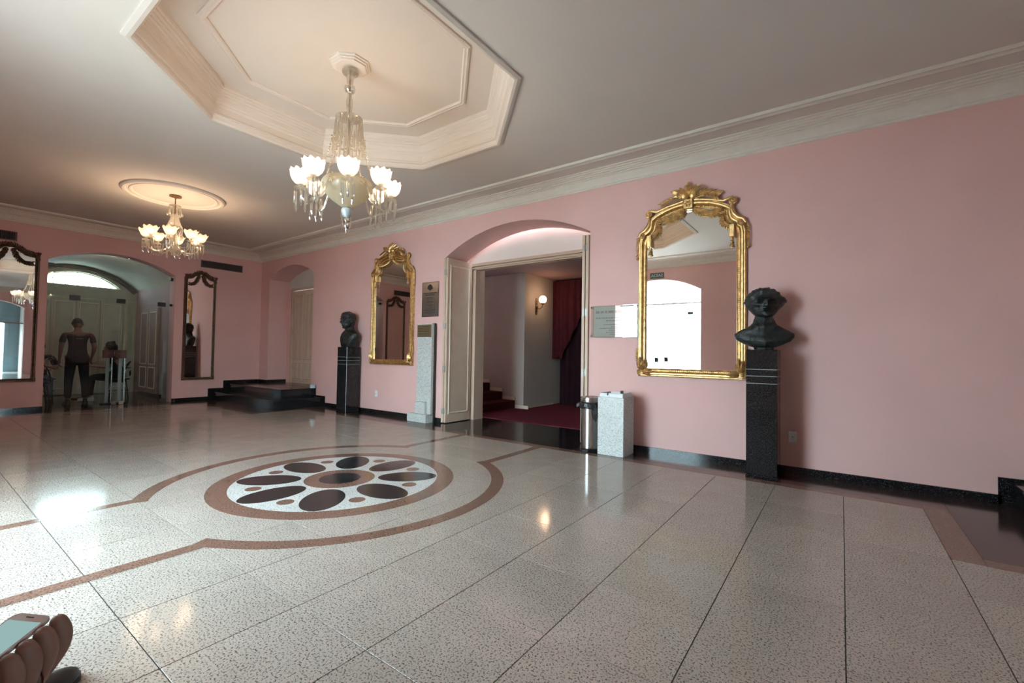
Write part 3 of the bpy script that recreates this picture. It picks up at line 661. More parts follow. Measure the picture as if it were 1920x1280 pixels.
# ------------------------------------------------------------------ right vestibule (seen in the left mirror)
b = MB(); b.box(RX+0.3, 18.1, -2.05, -1.9, -0.1, 3.4); struct('wall_vestibule_east', b, WHITE)
b = MB(); b.box(RX+0.3, 18.1, -4.45, -4.3, -0.1, 3.4); struct('wall_vestibule_west', b, WHITE)
b = MB(); b.box(RX+0.3, 18.25, -4.45, -1.9, 3.1, 3.25); struct('ceiling_vestibule_right', b, WHITE)
b = MB(); b.box(RX, 18.25, -4.45, -1.9, -0.1, -0.002); struct('floor_vestibule_right', b, GRANW)
b = MB(); b.prism([(-1.9, -0.1), (-2.5, -0.1), (-2.5, 2.15), (-3.4, 2.15), (-3.4, -0.1), (-4.45, -0.1), (-4.45, 3.2), (-1.9, 3.2)], 18.1, 18.25, 'x'); struct('wall_vestibule_end', b, mat('grey_blue_paint', (0.16, 0.22, 0.25), 0.6, world=True))
d8 = thing('door_7', 'glass doors with chrome frame in the right wall', 'door', (RX+0.15, 0, 0), kind='structure')
AR = arc(-2.2, 2.70, -4.13, 2.70, 2.985)
glass_piece(d8, 'transom_pane', [(-2.21, 2.08)] + [(y, z-0.006) for y, z in AR] + [(-4.12, 2.08)])
for y0, y1 in ((-2.21, -3.16), (-3.17, -4.12)): glass_piece(d8, 'glass_leaf', [(y0, 0.012), (y0, 2.072), (y1, 2.072), (y1, 0.012)])
q = MB(); q.box(-0.02, 0.02, -4.13, -2.2, 2.05, 2.10); q.build('door_rail', CHROME, d8, smooth=False)
q = MB(); q.box(-0.02, 0.02, -3.185, -3.145, 0, 2.05); q.build('door_stile', CHROME, d8, smooth=False)
# ------------------------------------------------------------------ street door opposite (door_4) and outside
d4 = thing('door_4', 'tall glass street doors under the arch in the front wall', 'door', (0, RY-0.35, 0), kind='structure')
AF = arc(6.87, 2.72, 8.93, 2.72, 3.01)
q = MB(); q.prism(clean([(6.87, 2.45)] + AF + [(8.93, 2.45)]), -0.005, 0.005); q.build('transom_pane', GLASS, d4, smooth=False)
for x0, x1 in ((6.87, 7.38), (8.42, 8.93)):
    q = MB(); q.box(x0, x1-0.004, -0.005, 0.005, 0.01, 2.44); q.build('glass_leaf', GLASS, d4, smooth=False)
q = MB(); q.box(6.86, 8.94, -0.02, 0.02, 2.43, 2.47); q.build('transom_bar', WHITEPL, d4, smooth=False)
for (x, z, w_, h) in ((7.80, 1.04, 0.10, 0.12), (8.04, 1.06, 0.10, 0.12), (8.62, 2.20, 0.13, 0.07)):
    q = MB(); q.bbox(x-w_/2, x+w_/2, -0.012, 0.012, z-h/2, z+h/2, 0.003); q.build('patch_fitting', BLKPL, d4, smooth=False)
q = MB(); q.box(7.384, 8.416, -0.005, 0.005, 0.01, 2.44); q.build('glass_leaf', GLASS, d4, smooth=False)
for x in (7.37, 8.43):
    q = MB(); q.tube([(x, 0.03, 0.9), (x, 0.03, 1.3)], 0.014, 8); q.build('pull_handle', CHROME, d4)
b = MB(); b.box(-25, 45, -40, RY-0.5, -0.35, -0.12); b.box(-3.65-20, -3.65, -40, 20, -0.35, -0.12); b.box(18.26, 45, -40, 20, -0.35, -0.12); struct('floor_street', b, OUTG)
# exit sign above the street doors
sg = thing('exit_sign', 'small dark green exit sign above the street doors', 'sign', (7.92, RY, 3.12))
q = MB(); q.bbox(-0.17, 0.17, 0.0, 0.02, -0.07, 0.07, 0.004); q.build('sign_plate', SIGNG, sg, smooth=False)
q = MB(); text_mesh('SAÍDA', 0.105, q, Matrix.Translation((0, 0.0215, 0)) @ Matrix.Rotation(pi, 4, 'Z') @ WALLM, 0.001); q.build('lettering', WHITEPL, sg, smooth=False)

# ------------------------------------------------------------------ mirrors
def smooth_path(p, n=6):        # Catmull-Rom through the points
    o = []
    for i in range(len(p)-1):
        p0, p1, p2, p3 = p[max(i-1, 0)], p[i], p[i+1], p[min(i+2, len(p)-1)]
        for k in range(n):
            t = k/n
            o.append(tuple(0.5*((2*p1[c])+(-p0[c]+p2[c])*t+(2*p0[c]-5*p1[c]+4*p2[c]-p3[c])*t*t+(-p0[c]+3*p1[c]-3*p2[c]+p3[c])*t**3) for c in (0, 1)))
    o.append(p[-1]); return o
def resample(p, step):
    o = []; acc = 0
    for a, c in zip(p[:-1], p[1:]):
        L_ = sqrt((c[0]-a[0])**2+(c[1]-a[1])**2)
        while acc < L_:
            t = acc/L_; o.append((a[0]+(c[0]-a[0])*t, a[1]+(c[1]-a[1])*t)); acc += step
        acc -= L_
    return o
def garland(q, pts, dep, lw, step=0.022, seed=1):
    rnd = random.Random(seed); P = resample(pts, step)
    q.tube([(x, -dep*0.7, z) for x, z in P], lw*0.3, 6)
    for i, (x, z) in enumerate(P[:-1]):
        nx, nz = P[i+1]; dx, dz = nx-x, nz-z; L_ = sqrt(dx*dx+dz*dz) or 1; dx, dz = dx/L_, dz/L_
        for sd in (-1, 1):
            px, pz = -dz*sd, dx*sd
            bx_, bz = x+px*lw*0.1, z+pz*lw*0.1
            q.leaf((bx_, -dep, bz), (bx_+(dx*0.9+px*0.75)*lw*rnd.uniform(0.9, 1.3), -dep-0.006, bz+(dz*0.9+pz*0.75)*lw*rnd.uniform(0.9, 1.3)), lw*0.5, (0, -1, 0), 0.12)
def spiral(q, cx, cz, r, dep, turns, sgn, rt, a0=0.0):
    n = int(turns*14); q.tube([(cx+sgn*r*(1-0.85*i/n)*cos(a0+i/n*turns*2*pi), -dep-0.012*i/n, cz+r*(1-0.85*i/n)*sin(a0+i/n*turns*2*pi)) for i in range(n+1)], [rt*(1-0.4*i/n) for i in range(n+1)], 6)
    q.ball((cx, -dep-0.012, cz), rt*1.3, 8, 6)
def acanthus(q, x, z, dirs, dep, L_, wdt):
    for a, k in dirs:
        q.leaf((x, -dep, z), (x+L_*k*cos(a), -dep-0.012, z+L_*k*sin(a)), wdt*k, (0, -1, 0), 0.18)
def gilt_mirror(name, label, x, z0, m, crest_seed):
    t = thing(name, label, 'mirror', (x, 0, z0), 0.0, 'gilded mirrors on the long pink wall')
    half = [(0.49, 0.085), (0.49, 0.5), (0.49, 1.0), (0.49, 1.50), (0.487, 1.575), (0.465, 1.63), (0.42, 1.665), (0.385, 1.71), (0.368, 1.77), (0.366, 1.805)]
    archp = [(0.366, 1.806), (0.30, 1.842), (0.20, 1.878), (0.10, 1.898), (0.0, 1.905)]
    rp = [half[0], half[1], half[2], half[3]] + smooth_path(half[3:], 4)[1:] + smooth_path(archp, 4)[1:]
    lp = [(-a, b_) for a, b_ in reversed(rp)]
    path = [(0.49, 0.085)] + rp[1:] + lp[1:-1] + [(-0.49, 0.085)]
    PRF = [(-0.004, 0.012), (0.0, 0.030), (0.010, 0.036), (0.016, 0.024), (0.030, 0.024), (0.036, 0.040), (0.050, 0.058), (0.064, 0.060), (0.074, 0.046), (0.084, 0.046), (0.092, 0.034), (0.096, 0.0)]
    q = MB(); q.sweep(path, PRF, True); q.build('frame', m, t, smooth=True, angle=35)
    q = MB(); gp = [(a*0.996, b_) for a, b_ in path]; q.prism(gp, -0.014, -0.006); q.build('mirror_glass', MIRROR, t, smooth=False)
    q = MB(); q.prism([(a*1.13, 0.05+(b_-0.05)*1.01) for a, b_ in path], -0.006, 0.0); q.build('backing_board', BRONZEF, t, smooth=False)
    q = MB()
    for (a, c) in resample(path + [path[0]], 0.021): 
        s_ = 1.0+0.023/max(0.2, sqrt(a*a+(c-0.95)**2)); q.ball((a*s_, -0.027, 0.95+(c-0.95)*s_), 0.0075, 6, 4)
    q.build('beading', m, t, kind='stuff')
    # volutes and corner scrolls
    for sg_ in (-1, 1):
        q = MB(); spiral(q, sg_*0.462, 1.915, 0.042, 0.05, 1.7, sg_, 0.014, pi*0.5); q.tube([(sg_*0.44, -0.045, 1.955), (sg_*0.36, -0.05, 1.93), (sg_*0.25, -0.05, 1.965), (sg_*0.06, -0.055, 2.0)], [0.018, 0.016, 0.016, 0.018], 8); q.build('upper_scroll', m, t)
        q = MB(); spiral(q, sg_*0.535, 1.655, 0.034, 0.055, 1.5, sg_, 0.012, pi*0.5); q.tube([(sg_*0.452, -0.05, 1.905), (sg_*0.445, -0.055, 1.84), (sg_*0.462, -0.058, 1.775), (sg_*0.505, -0.055, 1.725), (sg_*0.555, -0.05, 1.705), (sg_*0.582, -0.045, 1.66)], [0.016, 0.02, 0.022, 0.02, 0.018, 0.012], 8); q.build('shoulder_scroll', m, t)
        q = MB(); q.bbox(sg_*0.448-0.026, sg_*0.448+0.026, -0.075, -0.02, 1.52, 1.655, 0.004); q.box(sg_*0.448-0.016, sg_*0.448+0.016, -0.080, -0.075, 1.54, 1.635); q.build('bracket', m, t, smooth=False)
        q = MB(); q.lathe([(0.006, 0.0), (0.012, -0.015), (0.008, -0.03), (0.016, -0.045), (0.010, -0.06), (0.02, -0.085), (0.022, -0.10), (0.004, -0.105)], (sg_*0.445, -0.05, 1.52), 10); q.build('tassel', m, t)
        q = MB(); garland(q, smooth_path([(sg_*0.05, 1.90), (sg_*0.10, 1.855), (sg_*0.20, 1.822), (sg_*0.30, 1.812), (sg_*0.355, 1.83)], 6), 0.048, 0.042, 0.022, crest_seed)
        garland(q, smooth_path([(sg_*0.36, 1.80), (sg_*0.345, 1.74), (sg_*0.36, 1.68), (sg_*0.41, 1.64), (sg_*0.44, 1.65)], 6), 0.045, 0.036, 0.022, crest_seed+3); q.build('leaf_garland', m, t)
        q = MB(); garland(q, smooth_path([(sg_*0.585, 1.66), (sg_*0.59, 1.56), (sg_*0.585, 1.46), (sg_*0.592, 1.38)], 6), 0.03, 0.034, 0.024, crest_seed+5); q.ball((sg_*0.60, -0.03, 1.40), 0.016, 8, 6); q.build('side_sprig', m, t)
        q = MB(); acanthus(q, sg_*0.535, 0.06, [((pi/2 if sg_ > 0 else pi/2)+d, k) for d, k in ((-0.5, 0.7), (-0.2, 1.0), (0.1, 1.1), (0.45, 0.8))], 0.05, 0.15, 0.055)
        acanthus(q, sg_*0.53, 0.045, [((pi if sg_ > 0 else 0)+d, k) for d, k in ((-0.35, 0.8), (0.0, 1.0), (0.3, 0.75))], 0.05, 0.15, 0.05)
        spiral(q, sg_*0.55, 0.045, 0.036, 0.05, 1.4, sg_, 0.012, -pi/2)
        garland(q, smooth_path([(sg_*0.575, 0.16), (sg_*0.585, 0.24), (sg_*0.575, 0.32)], 6), 0.03, 0.034, 0.022, crest_seed+8); q.build('corner_acanthus', m, t)
    q = MB(); q.bbox(-0.05, 0.05, -0.085, -0.02, 1.895, 2.01, 0.006); q.ball((0, -0.085, 1.953), 0.024, 8, 6, (1, 0.6, 1)); acanthus(q, 0, 1.953, [(i*pi/3, 1) for i in range(6)], 0.083, 0.04, 0.022); q.build('keystone', m, t)
    # crest: bulbs, curled leaves, laurel sprigs
    rnd = random.Random(crest_seed); q = MB()
    q.ball((-0.045, -0.07, 2.055), 0.055, 12, 8, (1, 0.8, 1.1)); q.ball((0.045, -0.065, 2.05), 0.045, 12, 8, (1, 0.8, 1.2)); q.ball((-0.02, -0.06, 2.14), 0.034, 10, 8, (1, 0.8, 1.2)); q.ball((0.075, -0.06, 2.13), 0.026, 10, 8); q.ball((-0.005, -0.055, 2.18), 0.02, 8, 6, (1, 0.8, 1.6))
    for a in (2.9, 2.6, 2.2, 1.75, 1.4, 1.0, 0.65): 
        k = rnd.uniform(0.85, 1.2); q.leaf((0.0, -0.05, 2.03), (0.17*k*cos(a), -0.075, 2.03+0.16*k*sin(a)), 0.06, (0, -1, 0), 0.2)
    q.leaf((-0.06, -0.06, 2.06), (-0.19, -0.10, 2.12), 0.07, (0, -1, 0.2), 0.25); q.leaf((-0.06, -0.06, 2.05), (-0.17, -0.10, 2.05), 0.05, (0, -1, 0.2), 0.2)
    q.build('crest', m, t)
    for sg_ in (-1, 1):
        q = MB(); garland(q, smooth_path([(sg_*0.05, 2.03), (sg_*0.14, 2.055), (sg_*0.24, 2.03), (sg_*0.33, 1.985)], 6), 0.055, 0.055 if sg_ > 0 else 0.036, 0.026, crest_seed+sg_); q.build('laurel_sprig', m, t)
    return t
m1 = gilt_mirror('gilded_mirror', 'large arched gilded mirror with a carved crest between the clear plaque and the right bust', 10.19, 0.915, GOLD, 4)
m2 = copy_tree(m1); m2.location = (5.015, 0, 0.92); m2['label'] = 'arched gilded mirror with a carved crest between the left bust and the grey metal plaque'
def left_mirror(name, label, yc, z0, wd, ht, crest):
    t = thing(name, label, 'mirror', (0.0, yc, z0), radians(90), 'dark framed mirrors on the left wall')
    h = wd/2; s_ = ht
    inner = [(h-0.055, 0.055), (h-0.055, s_-0.06)] + smooth_path([(h-0.055, s_-0.055), (h*0.5, s_-0.03), (h*0.25, s_+crest*0.45), (0, s_+crest*0.55)], 5)[1:]
    path = inner + [(-a, b_) for a, b_ in reversed(inner[:-1])]
    PRF = [(-0.004, 0.012), (0.0, 0.028), (0.010, 0.032), (0.018, 0.022), (0.03, 0.040), (0.042, 0.044), (0.052, 0.030), (0.056, 0.0)]
    q = MB(); q.sweep(path, PRF, True); q.build('frame', BRONZEF, t, smooth=True, angle=35)
    q = MB(); q.prism([(a*0.995, b_) for a, b_ in path], -0.014, -0.006); q.build('mirror_glass', MIRROR, t, smooth=False)
    q = MB(); q.prism([(a*1.08, b_) for a, b_ in path], -0.006, 0); q.build('backing_board', BRONZEF, t, smooth=False)
    for sg_ in (-1, 1):
        q = MB(); garland(q, smooth_path([(sg_*0.035, s_+crest*0.45), (sg_*h*0.28, s_-0.10), (sg_*h*0.55, s_-0.165), (sg_*(h-0.06), s_-0.155)], 6), 0.03, 0.042, 0.026, 3); q.build('swag', BRONZEF, t)
        q = MB(); q.lathe([(0.03, 0.0), (0.034, 0.02), (0.026, 0.05), (0.03, 0.09)], (sg_*(h-0.027), -0.024, s_-0.10), 10); acanthus(q, sg_*(h-0.027), s_-0.02, [(pi/2+d, 1) for d in (-0.5, 0, 0.5)], 0.045, 0.07, 0.04); q.build('corner_rosette', BRONZEF, t)
        q = MB(); q.bbox(sg_*(h-0.03)-0.032, sg_*(h-0.03)+0.032, -0.05, 0, 0.0, 0.075, 0.006); q.ball((sg_*(h-0.03), -0.05, 0.037), 0.02, 8, 6, (1, 0.5, 1)); q.build('base_block', BRONZEF, t)
    q = MB(); garland(q, smooth_path([(-h+0.06, s_-0.005), (-h*0.5, s_+0.03), (-h*0.2, s_+crest*0.75), (0, s_+crest*0.85)], 6), 0.035, 0.05, 0.03, 5); garland(q, smooth_path([(h-0.06, s_-0.005), (h*0.5, s_+0.03), (h*0.2, s_+crest*0.75), (0, s_+crest*0.85)], 6), 0.035, 0.05, 0.03, 6)
    q.ball((0, -0.04, s_+crest*0.8), 0.035, 10, 8, (1, 0.7, 1)); q.build('crest', BRONZEF, t)
    return t
left_mirror('pier_mirror', 'narrow dark framed pier mirror with two swags between the glass doors and the corner steps', -1.31, 0.455, 0.62, 2.28, 0.13)
left_mirror('pier_mirror', 'dark framed mirror cut off by the left edge, reflecting the room and daylight', -4.19, 0.52, 0.74, 2.25, 0.15)
# ------------------------------------------------------------------ wall vents
def vent(label, yc, zc, wd, ht):
    t = thing('air_vent', label, 'vent', (0, yc, zc), radians(90), 'air vents on the left wall')
    q = MB(); q.sweep([(wd/2-0.014, -ht/2+0.014), (wd/2-0.014, ht/2-0.014), (-wd/2+0.014, ht/2-0.014), (-wd/2+0.014, -ht/2+0.014)], [(-0.006, 0), (-0.004, 0.012), (0.012, 0.012), (0.014, 0)], True); q.build('frame', VENT, t, smooth=False)
    q = MB(); q.box(-wd/2+0.01, wd/2-0.01, -0.003, 0, -ht/2+0.01, ht/2-0.01); q.build('dark_back', VENTD, t, smooth=False)
    q = MB(); n = int(wd/0.024)
    for k in range(n):
        x = -wd/2+0.02+(wd-0.04)*(k+0.5)/n; q.box(-0.0015, 0.0015, -0.010, 0.0, -ht/2+0.012, ht/2-0.012, M=Matrix.Translation((x, -0.003, 0)) @ Matrix.Rotation(0.5, 4, 'Z'))
    q.build('slats', VENT, t, smooth=False, kind='stuff')
vent('long dark slatted air vent above the narrow pier mirror', -0.885, 3.06, 0.87, 0.165)
vent('dark slatted air vent above the mirror at the left edge', -4.54, 3.045, 0.87, 0.165)
# ------------------------------------------------------------------ busts and pedestals
def head_verts(q, c, wd, dp, ht, hair=0.0, rot=0.0, tilt=0.0, seed=0, side=0.0, beard=0.0, n=56, m=44, ears=True, top=0.0, rough=0.0):
    """a modelled head facing -y: brows, eyes, nose, lips, chin, ears and hair relief"""
    M = Matrix.Translation(c) @ Matrix.Rotation(rot, 4, 'Z') @ Matrix.Rotation(tilt, 4, 'X')
    def g(x, s_): return exp(-(x/s_)**2)
    rings = []
    for k in range(1, m):
        ph = -pi/2+pi*k/m; row = []
        v = sin(ph)
        for i in range(n):
            az = i/n*2*pi-pi            # 0 = face
            ax = abs(az)
            r = cos(ph)
            x = sin(az)*r*wd; y = -cos(az)*r*dp; z = v*ht
            face = max(0.0, cos(az))
            jaw = 1.0-0.16*max(0, -v-0.1)*(0.5+0.5*face) if v < 0 else 1.0
            x *= jaw*(1-0.0*v)
            d = 0.0
            if v < 0.9:
                d += 0.022*g(v-0.22, 0.08)*g(ax-0.36, 0.34)                 # brow
                d -= 0.034*g(v-0.07, 0.085)*g(ax-0.40, 0.18)                 # eye socket
                d += 0.014*g(v-0.06, 0.045)*g(ax-0.40, 0.10)               # eyeball
                nw = 0.10+0.10*max(0, (0.15-v))
                d += (0.034*g(v+0.19, 0.12)+0.018*g(v-0.0, 0.14))*g(az, nw)  # nose
                d += 0.010*g(v+0.24, 0.05)*g(ax-0.17, 0.07)                 # nostril wings
                d += 0.015*g(v+0.42, 0.045)*g(az, 0.28) + 0.015*g(v+0.54, 0.05)*g(az, 0.24) - 0.016*g(v+0.48, 0.025)*g(az, 0.32) - 0.010*g(v+0.64, 0.05)*g(az, 0.30)
                d += 0.024*g(v+0.80, 0.12)*g(az, 0.33)                      # chin
                d += 0.010*g(v+0.12, 0.14)*g(ax-0.65, 0.22)                 # cheekbone
                d -= 0.010*g(v+0.35, 0.18)*g(ax-0.70, 0.25)
                if ears: d += 0.035*g(ax-1.62, 0.10)*g(v+0.02, 0.17) - 0.012*g(ax-1.50, 0.06)*g(v+0.02, 0.10)
            hv = max(0.0, min(1.0, (v-(0.62-0.55*min(1, max(0, ax-0.55)/0.8)))/0.10))
            if hair:
                d += hair*hv*(0.75+0.5*noise.noise(Vector((x*22+seed, y*22, z*22)))) + hair*0.6*hv*noise.noise(Vector((x*50, y*50+seed, z*50)))
                d += side*g(ax-1.75, 0.6)*g(v-0.12, 0.45)*(0.9+0.5*noise.noise(Vector((x*18+seed, y*18, z*18)))) + top*g(v-0.8, 0.35)*hv
            if rough: d += rough*noise.noise(Vector((x*45+seed, y*45, z*45)))
            sc_ = ht/0.125
            if v < -0.3: y -= 0.12*dp*(-v-0.3)*max(0.0, cos(az)); x *= 1+0.25*(-v-0.3)*(1-0.4*abs(v))
            dv = Vector((sin(az)*max(r, 0.25), -cos(az)*max(r, 0.25), v*0.5)).normalized()
            p = Vector((x, y, z))+dv*d*sc_
            row.append(M @ p)
        rings.append(row)
    q.loft(rings, True, True)
def bust(name, label, loc, rz, style):
    t = thing(name, label, 'sculpture', loc, rz)
    q = MB(); n = 56; rings = []
    if style == 1: lv = [(0.0, .085, .075, 0, 2.4), (0.022, .085, .075, 0, 2.4), (0.026, .10, .085, 0, 2.2), (0.05, .16, .10, 0, 2.1), (0.085, .225, .11, 0.0, 2.0), (0.12, .258, .105, 0.005, 2.0), (0.155, .262, .10, 0.01, 2.0), (0.185, .225, .105, 0.012, 2.1), (0.215, .165, .105, 0.012, 2.2), (0.24, .122, .10, 0.01, 2.1), (0.262, .100, .091, 0.006, 2.0), (0.285, .090, .085, 0.006, 2.0), (0.32, .082, .078, 0.008, 2.0), (0.37, .07, .06, 0.012, 2.0)]
    else: lv = [(0.0, .15, .11, -0.01, 2.6), (0.03, .165, .12, -0.01, 2.5), (0.09, .20, .13, -0.005, 2.4), (0.15, .24, .13, 0.0, 2.2), (0.21, .262, .122, 0.01, 2.1), (0.25, .25, .112, 0.015, 2.1), (0.28, .195, .104, 0.014, 2.1), (0.305, .135, .096, 0.012, 2.0), (0.33, .098, .088, 0.008, 2.0), (0.37, .084, .08, 0.008, 2.0), (0.43, .07, .06, 0.012, 2.0)]
    ht_c = lv[-5][0]
    # densify
    dense = []
    for a, c in zip(lv[:-1], lv[1:]):
        for k in range(4): dense.append(tuple(a[i]+(c[i]-a[i])*k/4 for i in range(5)))
    dense.append(lv[-1])
    for z, a, d, yo, ex in dense:
        row = []
        for i in range(n):
            th = i/n*2*pi; cs, sn = cos(th), sin(th)
            x = a*abs(cs)**(2/ex)*(1 if cs >= 0 else -1); y = d*abs(sn)**(2/ex)*(1 if sn >= 0 else -1)+yo
            k = 0.0
            if y < 0 and z > 0.03:       # lapels, shirt front
                for s_ in (-1, 1):
                    k += 0.014*exp(-((x*s_-(0.012+(ht_c-z)*-0.02+max(0, z-0.05)*0.34))/0.014)**2)*(1 if z < ht_c else 0.3)
                k += 0.008*exp(-(x/0.012)**2)*(z < ht_c)
                if style == 1: k += 0.012*exp(-((z-0.225)/0.02)**2)*exp(-(x/0.05)**2)
            k += 0.006*noise.noise(Vector((x*25, y*25, z*25+style*9)))
            L_ = sqrt(x*x+y*y) or 1
            row.append((x+x/L_*k, y+y/L_*k, z+(0.004*noise.noise(Vector((x*14, y*14, 3.3))) if z > 0.03 else 0)))
        rings.append(row)
    q.loft(rings, True, True)
    if style == 1: head_verts(q, (0, -0.02, 0.44), 0.124, 0.130, 0.136, 0.026, 0.05, -0.10, 3, 0.046, rough=0.003, ears=False, top=0.012)
    else: head_verts(q, (0, -0.03, 0.49), 0.115, 0.138, 0.150, 0.018, 0.10, 0.0, 8, 0.0, rough=0.004, top=0.018)
    q.build('figure', BRONZE, t, smooth=True, angle=70)
    return t
def pedestal(label, x, y, wd, dp, ht):
    t = thing('pedestal', label, 'pedestal', (x, y, 0), 0, 'black granite bust pedestals')
    q = MB(); q.bbox(-wd/2-0.004, wd/2+0.004, -dp/2-0.004, dp/2, 0, 0.025, 0.003); q.build('plinth', BLACK, t, smooth=False)
    zs = [0.025, 0.905, 0.985, 1.045, ht]
    zs = [0.025, ht-0.325, ht-0.255, ht-0.19, ht]
    for k in range(4):
        q = MB(); q.bbox(-wd/2, wd/2, -dp/2, dp/2, zs[k]+0.001, zs[k+1]-0.001, 0.0035); q.build('granite_block', BLACK, t, smooth=False)
    for k in range(1, 4):
        q = MB(); q.box(-wd/2+0.001, wd/2-0.001, -dp/2+0.001, dp/2-0.001, zs[k]-0.004, zs[k]+0.004); q.build('pale_joint', GREYINK, t, smooth=False)
    return t
pedestal('tall black granite pedestal under the right bust beside the large mirror', 10.963, -0.27, 0.262, 0.30, 1.225)
pedestal('tall black granite pedestal under the left bust near the corner steps', 4.0, -0.195, 0.30, 0.29, 1.225)
bust('bronze_bust', 'black bronze bust with full wavy hair and rounded cut shoulders on the right pedestal', (10.965, -0.26, 1.2255), radians(14), 1)
bust('bronze_bust', 'dark bronze bust with swept-up hair and jacket on the left pedestal', (4.0, -0.2, 1.2255), radians(-6), 2)
# ------------------------------------------------------------------ bins
t = thing('pedal_bin', 'round stainless steel bin with black liner beside the stone ash bin', 'bin', (9.12, -0.30, 0.0))
q = MB(); q.lathe([(0.118, 0.0), (0.122, 0.006), (0.122, 0.03), (0.118, 0.034)], n=32); q.build('base_ring', BLKPL, t)
q = MB(); q.lathe([(0.116, 0.03), (0.117, 0.56), (0.112, 0.565)], n=32); q.build('body', STEEL, t)
q = MB(); q.lathe([(0.122, 0.585), (0.124, 0.632), (0.120, 0.640), (0.095, 0.645), (0.088, 0.636), (0.06, 0.634), (0.05, 0.648), (0.01, 0.650)], n=32); q.build('lid', STEEL, t)
q = MB(); rng = random.Random(5)
q.lathe([(0.119, 0.50), (0.128, 0.505), (0.132, 0.54), (0.128, 0.57), (0.119, 0.578)], n=40, cap=False, wob=lambda a, k, r: (0.012*noise.noise(Vector((cos(a)*5, sin(a)*5, k*1.3))) if 0 < k < 4 else 0))
q.leaf((0.10, -0.08, 0.56), (0.11, -0.10, 0.36), 0.10, (0.8, -0.6, 0), 0.1); q.leaf((-0.115, -0.05, 0.57), (-0.16, -0.06, 0.50), 0.06, (-0.6, -0.8, 0), 0.1); q.build('bin_liner', BAG, t)
q = MB(); q.bbox(-0.035, 0.035, -0.155, -0.115, 0.004, 0.018, 0.003); q.build('pedal', BLKPL, t, smooth=False)
t = thing('ash_bin', 'square pale granite ash bin with a white tray lid', 'bin', (9.445, -0.30, 0.0))
q = MB(); q.bbox(-0.158, 0.158, -0.155, 0.155, 0.0, 0.665, 0.004); q.build('body', GRANS, t, smooth=False)
q = MB(); q.loft([[(sx*(0.14-d), sy*(0.138-d), z) for sx, sy in ((-1, -1), (1, -1), (1, 1), (-1, 1))] for d, z in ((0, 0.662), (0, 0.70), (0.006, 0.712), (0.022, 0.712), (0.028, 0.69))], True, True); q.build('tray_lid', WHITEPL, t, smooth=False)
q = MB(); q.bbox(-0.05, -0.035, -0.145, -0.10, 0.685, 0.716, 0.002); q.build('cigarette_rest', BLKPL, t, smooth=False)
q = MB(); q.bbox(0.03, 0.05, 0.05, 0.10, 0.69, 0.73, 0.003); q.build('cigarette_rest', BLKPL, t, smooth=False)
# ------------------------------------------------------------------ stone stele with brass plate
t = thing('stone_stele', 'upright pale granite slab with a brass plate on a stone foot beside the door', 'monument', (5.99, -0.03, 0.0))
q = MB(); q.bbox(-0.17, 0.17, -0.09, -0.035, 0.10, 1.625, 0.003); q.build('slab', GRANS, t, smooth=False)
q = MB(); q.box(0.05, 0.178, -0.035, 0.0, 0.0, 1.63); q.box(-0.17, 0.05, -0.035, -0.002, 0.1, 1.62); q.build('backing', DARKINK, t, smooth=False)
q = MB(); q.bbox(-0.28, 0.17, -0.19, -0.03, 0.0, 0.135, 0.003); q.build('foot', GRANS, t, smooth=False)
q = MB(); q.bbox(-0.155, 0.085, -0.14, -0.09, 0.135, 0.33, 0.003); q.build('raised_block', GRANS, t, smooth=False)
q = MB(); q.bbox(-0.17, 0.165, -0.099, -0.09, 1.40, 1.605, 0.002); pl = q.build('brass_plate', BRASSP, t, smooth=False)
def dashes(q, rows, y, th=0.001, seed=2):
    rnd = random.Random(seed)
    for (z, x0, x1, h) in rows:
        x = x0
        while x < x1-0.004:
            w_ = min(rnd.uniform(0.010, 0.032)*h/0.012, x1-x); q.box(x, x+w_, y-th, y, z-h/2, z+h/2); x += w_+h*0.45
q = MB(); dashes(q, [(1.575-0.028*k, -0.14, 0.13, 0.010) for k in range(6)], -0.099); q.build('engraved_lines', DARKINK, t, smooth=False, kind='stuff')
# ------------------------------------------------------------------ grey metal plaque, clear plaque
t = thing('metal_plaque', 'tall grey metal plaque with a crest and engraved lines above the stone slab', 'plaque', (5.99, 0, 2.04))
q = MB(); q.bbox(-0.20, 0.20, -0.014, 0, -0.295, 0.295, 0.003); q.build('plate', PLATE, t, smooth=False)
q = MB(); q.sweep([(0.185, -0.28), (0.185, 0.28), (-0.185, 0.28), (-0.185, -0.28)], [(0, 0.014), (0.0, 0.0155), (0.004, 0.0155), (0.004, 0.014)], True); q.build('engraved_border', DARKINK, t, smooth=False)
q = MB(); q.lathe([(0.045, 0), (0.05, 0.002), (0.04, 0.003)], (0, 0, 0), 20, M=Matrix.Translation((0, -0.014, 0.20)) @ Matrix.Rotation(pi/2, 4, 'X')); q.prism([(-0.03, 0.19), (0.03, 0.19), (0.03, 0.225), (0, 0.245), (-0.03, 0.225)], -0.019, -0.014); acanthus(q, 0, 0.165, [(a, 1) for a in (0.5, 0.9, pi-0.5, pi-0.9)], 0.016, 0.07, 0.02); q.build('crest', DARKINK, t, smooth=False)
q = MB(); dashes(q, [(0.105, -0.155, 0.155, 0.018), (0.075, -0.11, 0.11, 0.016), (0.025, -0.07, 0.07, 0.011), (0.005, -0.08, 0.08, 0.009), (-0.035, -0.06, 0.06, 0.011), (-0.055, -0.09, 0.09, 0.009), (-0.095, -0.08, 0.08, 0.011), (-0.115, -0.03, 0.03, 0.009), (-0.15, -0.05, 0.05, 0.011), (-0.175, -0.13, 0.13, 0.009), (-0.19, -0.12, 0.12, 0.009), (-0.225, -0.11, 0.11, 0.010)], -0.014, seed=4); q.build('engraved_lines', DARKINK, t, smooth=False, kind='stuff')
